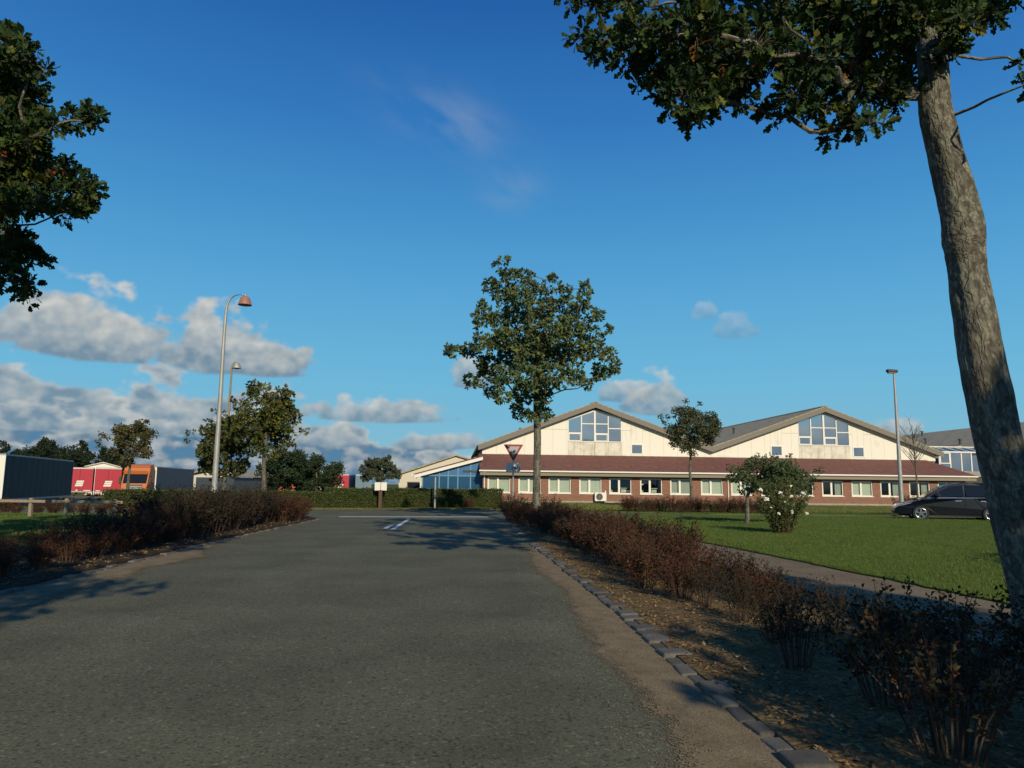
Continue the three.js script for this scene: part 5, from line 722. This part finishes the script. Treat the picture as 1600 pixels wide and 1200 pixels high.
// ------------------------------------------------------------------ the parked car: nose to the left, seen from its side
{
  const t = thing('parked_car', 'dark blue people carrier with silver wheels parked behind the lawn', 'car', [17.35, 0.0, -33.9], -0.36), HW = 0.9;
  const side = (x, y) => { const k = y < 0.62 ? mix(0.95, 1, smooth(0.15, 0.62, y)) : y < 0.98 ? mix(1, 0.965, (y - 0.62) / 0.36) : mix(0.965, 0.74, (y - 0.98) / 0.7); const e = smooth(0, 0.75, x) * smooth(4.62, 4.0, x); return HW * k * mix(0.72, 1, Math.sqrt(e)); };
  // body shell: rows of points along a closed side outline pulled across the width
  const shell = (outline, steps, name, mat, shrink = 1) => {
    const n = outline.length, pos = [], idx = []; for (let j = 0; j <= steps; j++) { const s = -1 + 2 * j / steps; for (let i = 0; i < n; i++) { const [x, y] = outline[i], w = side(x, y) * shrink, c = Math.abs(s), crown = y > 0.9 ? -0.05 * c ** 4 : 0; pos.push(x, y + crown, s * w); } }
    for (let j = 0; j < steps; j++) for (let i = 0; i < n; i++) { const a = j * n + i, b = j * n + (i + 1) % n; idx.push(a, b, a + n, b, b + n, a + n); }
    const g = new THREE.BufferGeometry(); g.setAttribute('position', new THREE.Float32BufferAttribute(pos, 3)); g.setIndex(idx); g.computeVertexNormals();
    const tri = THREE.ShapeUtils.triangulateShape(outline.map(p => new THREE.Vector2(...p)), []), cp = []; for (const s of [-1, 1]) for (const f of tri) for (const k of (s < 0 ? f : [f[0], f[2], f[1]])) { const [x, y] = outline[k]; cp.push(x, y, s * side(x, y) * shrink * 1.0); }
    const cap = new THREE.BufferGeometry(); cap.setAttribute('position', new THREE.Float32BufferAttribute(cp, 3)); cap.computeVertexNormals(); return part(name, [g, cap], mat, t);
  };
  const arch = (cx, r, from, to) => { const a = []; for (let k = 0; k <= 9; k++) { const q = mix(from, to, k / 9); a.push([cx + Math.cos(q) * r, 0.32 + Math.sin(q) * r]); } return a; };
  const dense = pts => { const o = []; pts.forEach((p, i) => { const q = pts[(i + 1) % pts.length], L = Math.hypot(q[0] - p[0], q[1] - p[1]), n = Math.max(1, Math.round(L / 0.16)); for (let k = 0; k < n; k++) o.push([mix(p[0], q[0], k / n), mix(p[1], q[1], k / n)]); }); return o; };
  const lower = [[0.05, 0.3], ...arch(1.02, 0.36, Math.PI + 0.1, -0.1).map(p => [p[0], Math.max(0.2, p[1])]), ...arch(3.68, 0.36, Math.PI + 0.1, -0.1).map(p => [p[0], Math.max(0.22, p[1])]), [4.5, 0.28], [4.62, 0.5], [4.6, 0.8], [4.55, 1.04], [3.6, 1.05], [2.4, 1.0], [1.3, 0.94], [0.75, 0.84], [0.28, 0.7], [0.05, 0.55], [0.0, 0.42]];
  shell(dense(lower), 10, 'body', M.carpaint);
  shell(dense([[0.98, 0.92], [1.3, 1.06], [1.75, 1.38], [2.15, 1.58], [2.7, 1.68], [3.5, 1.67], [4.15, 1.6], [4.42, 1.4], [4.55, 1.0], [2.4, 0.98]]), 10, 'cabin', M.carpaint, 0.985);
  const panel = (pts, off, name, mat) => { const d = dense(pts), tri = THREE.ShapeUtils.triangulateShape(d.map(p => new THREE.Vector2(...p)), []); for (const s of [1, -1]) { const p = []; for (const f of tri) for (const k of f) { const [x, y] = d[k]; p.push(x, y, s * (side(x, y) + off)); } const g = new THREE.BufferGeometry(); g.setAttribute('position', new THREE.Float32BufferAttribute(p, 3)); g.computeVertexNormals(); part(name, g, mat, t); } };
  panel([[1.42, 1.06], [1.62, 1.06], [1.72, 1.28]], 0.004, 'quarter_window', M.carglass);
  panel([[1.68, 1.06], [2.72, 1.07], [2.7, 1.56], [2.2, 1.5], [1.82, 1.3]], 0.004, 'front_side_window', M.carglass);
  panel([[2.8, 1.07], [3.72, 1.09], [3.66, 1.56], [2.78, 1.57]], 0.004, 'rear_side_window', M.carglass); panel([[3.8, 1.1], [4.38, 1.14], [4.2, 1.46], [3.74, 1.55]], 0.004, 'rear_quarter_window', M.carglass);
  panel([[1.3, 1.005], [4.45, 1.052], [4.45, 1.036], [1.3, 0.989]], 0.008, 'chrome_strip', M.chrome); panel([[0.62, 0.2], [4.3, 0.2], [4.3, 0.27], [0.62, 0.27]], -0.03, 'sill_trim', M.darkmetal);
  for (const [x0, x1] of [[2.36, 2.6], [3.32, 3.56]]) panel([[x0, 0.87], [x1, 0.875], [x1, 0.905], [x0, 0.9]], 0.025, 'door_handle', M.chrome);
  for (const x of [1.5, 2.74, 3.7]) panel([[x, 0.34], [x + 0.012, 0.34], [x + 0.012, 0.97], [x, 0.97]], 0.0025, 'door_gap', M.rubber);
  panel([[0.13, 0.62], [0.42, 0.68], [0.72, 0.79], [0.5, 0.76], [0.2, 0.7]], 0.02, 'headlight', M.lens); panel([[4.45, 0.8], [4.58, 0.8], [4.5, 1.2], [4.4, 1.25]], 0.004, 'tail_light', colourTail);
  const ws = new THREE.BufferGeometry(); ws.setAttribute('position', new THREE.Float32BufferAttribute([1.16, 1.02, 0.72, 1.16, 1.02, -0.72, 2.08, 1.575, -0.6, 1.16, 1.02, 0.72, 2.08, 1.575, -0.6, 2.08, 1.575, 0.6], 3)); ws.computeVertexNormals(); part('windscreen', ws, M.carglass, t);
  for (const s of [1, -1]) { const g = new RoundedBoxGeometry(0.16, 0.15, 0.2, 2, 0.05); g.translate(1.68, 1.12, s * 1.0); part('mirror', g, M.carpaint, t); part('mirror_glass', box(1.762, 1.768, 1.06, 1.18, s * 1.0 - 0.08, s * 1.0 + 0.08), M.chrome, t); }
  const tyre = new THREE.LatheGeometry([[0.22, -0.1], [0.3, -0.11], [0.33, -0.08], [0.33, 0.08], [0.3, 0.11], [0.22, 0.1]].map(p => new THREE.Vector2(...p)), 30); tyre.rotateX(Math.PI / 2);
  const rimRing = new THREE.TorusGeometry(0.215, 0.022, 8, 30), spokes = [rimRing, cyl(0.05, 0.045, 0.04, 0, 0, 0, 12).rotateX(Math.PI / 2)]; for (let k = 0; k < 5; k++) { const g = new THREE.BoxGeometry(0.075, 0.21, 0.035), p = g.attributes.position; for (let i = 0; i < p.count; i++) if (p.getY(i) < 0) p.setX(i, p.getX(i) * 0.65); g.translate(0, 0.115, 0); g.rotateZ(k * Math.PI * 0.4); g.computeVertexNormals(); spokes.push(g); }
  const rim = merged(spokes), disc = new THREE.CylinderGeometry(0.22, 0.22, 0.02, 24).rotateX(Math.PI / 2);
  for (const x of [1.02, 3.68]) for (const s of [1, -1]) { const w = sub('wheel', t); w.position.set(x, 0.33, s * 0.79); if (s < 0) w.rotation.y = Math.PI; part('tyre', tyre, M.rubber, w); const r = part('rim', rim, M.chrome, w); r.position.z = 0.085; const d = part('brake_disc', disc, M.darkmetal, w); d.position.z = 0.02; }
  part('underbody', box(0.3, 4.4, 0.2, 0.42, -0.62, 0.62), M.rubber, t);
}
scene.traverse(o => { if (o.isMesh) { o.castShadow = true; o.receiveShadow = true; } });
renderer.render(scene, camera);
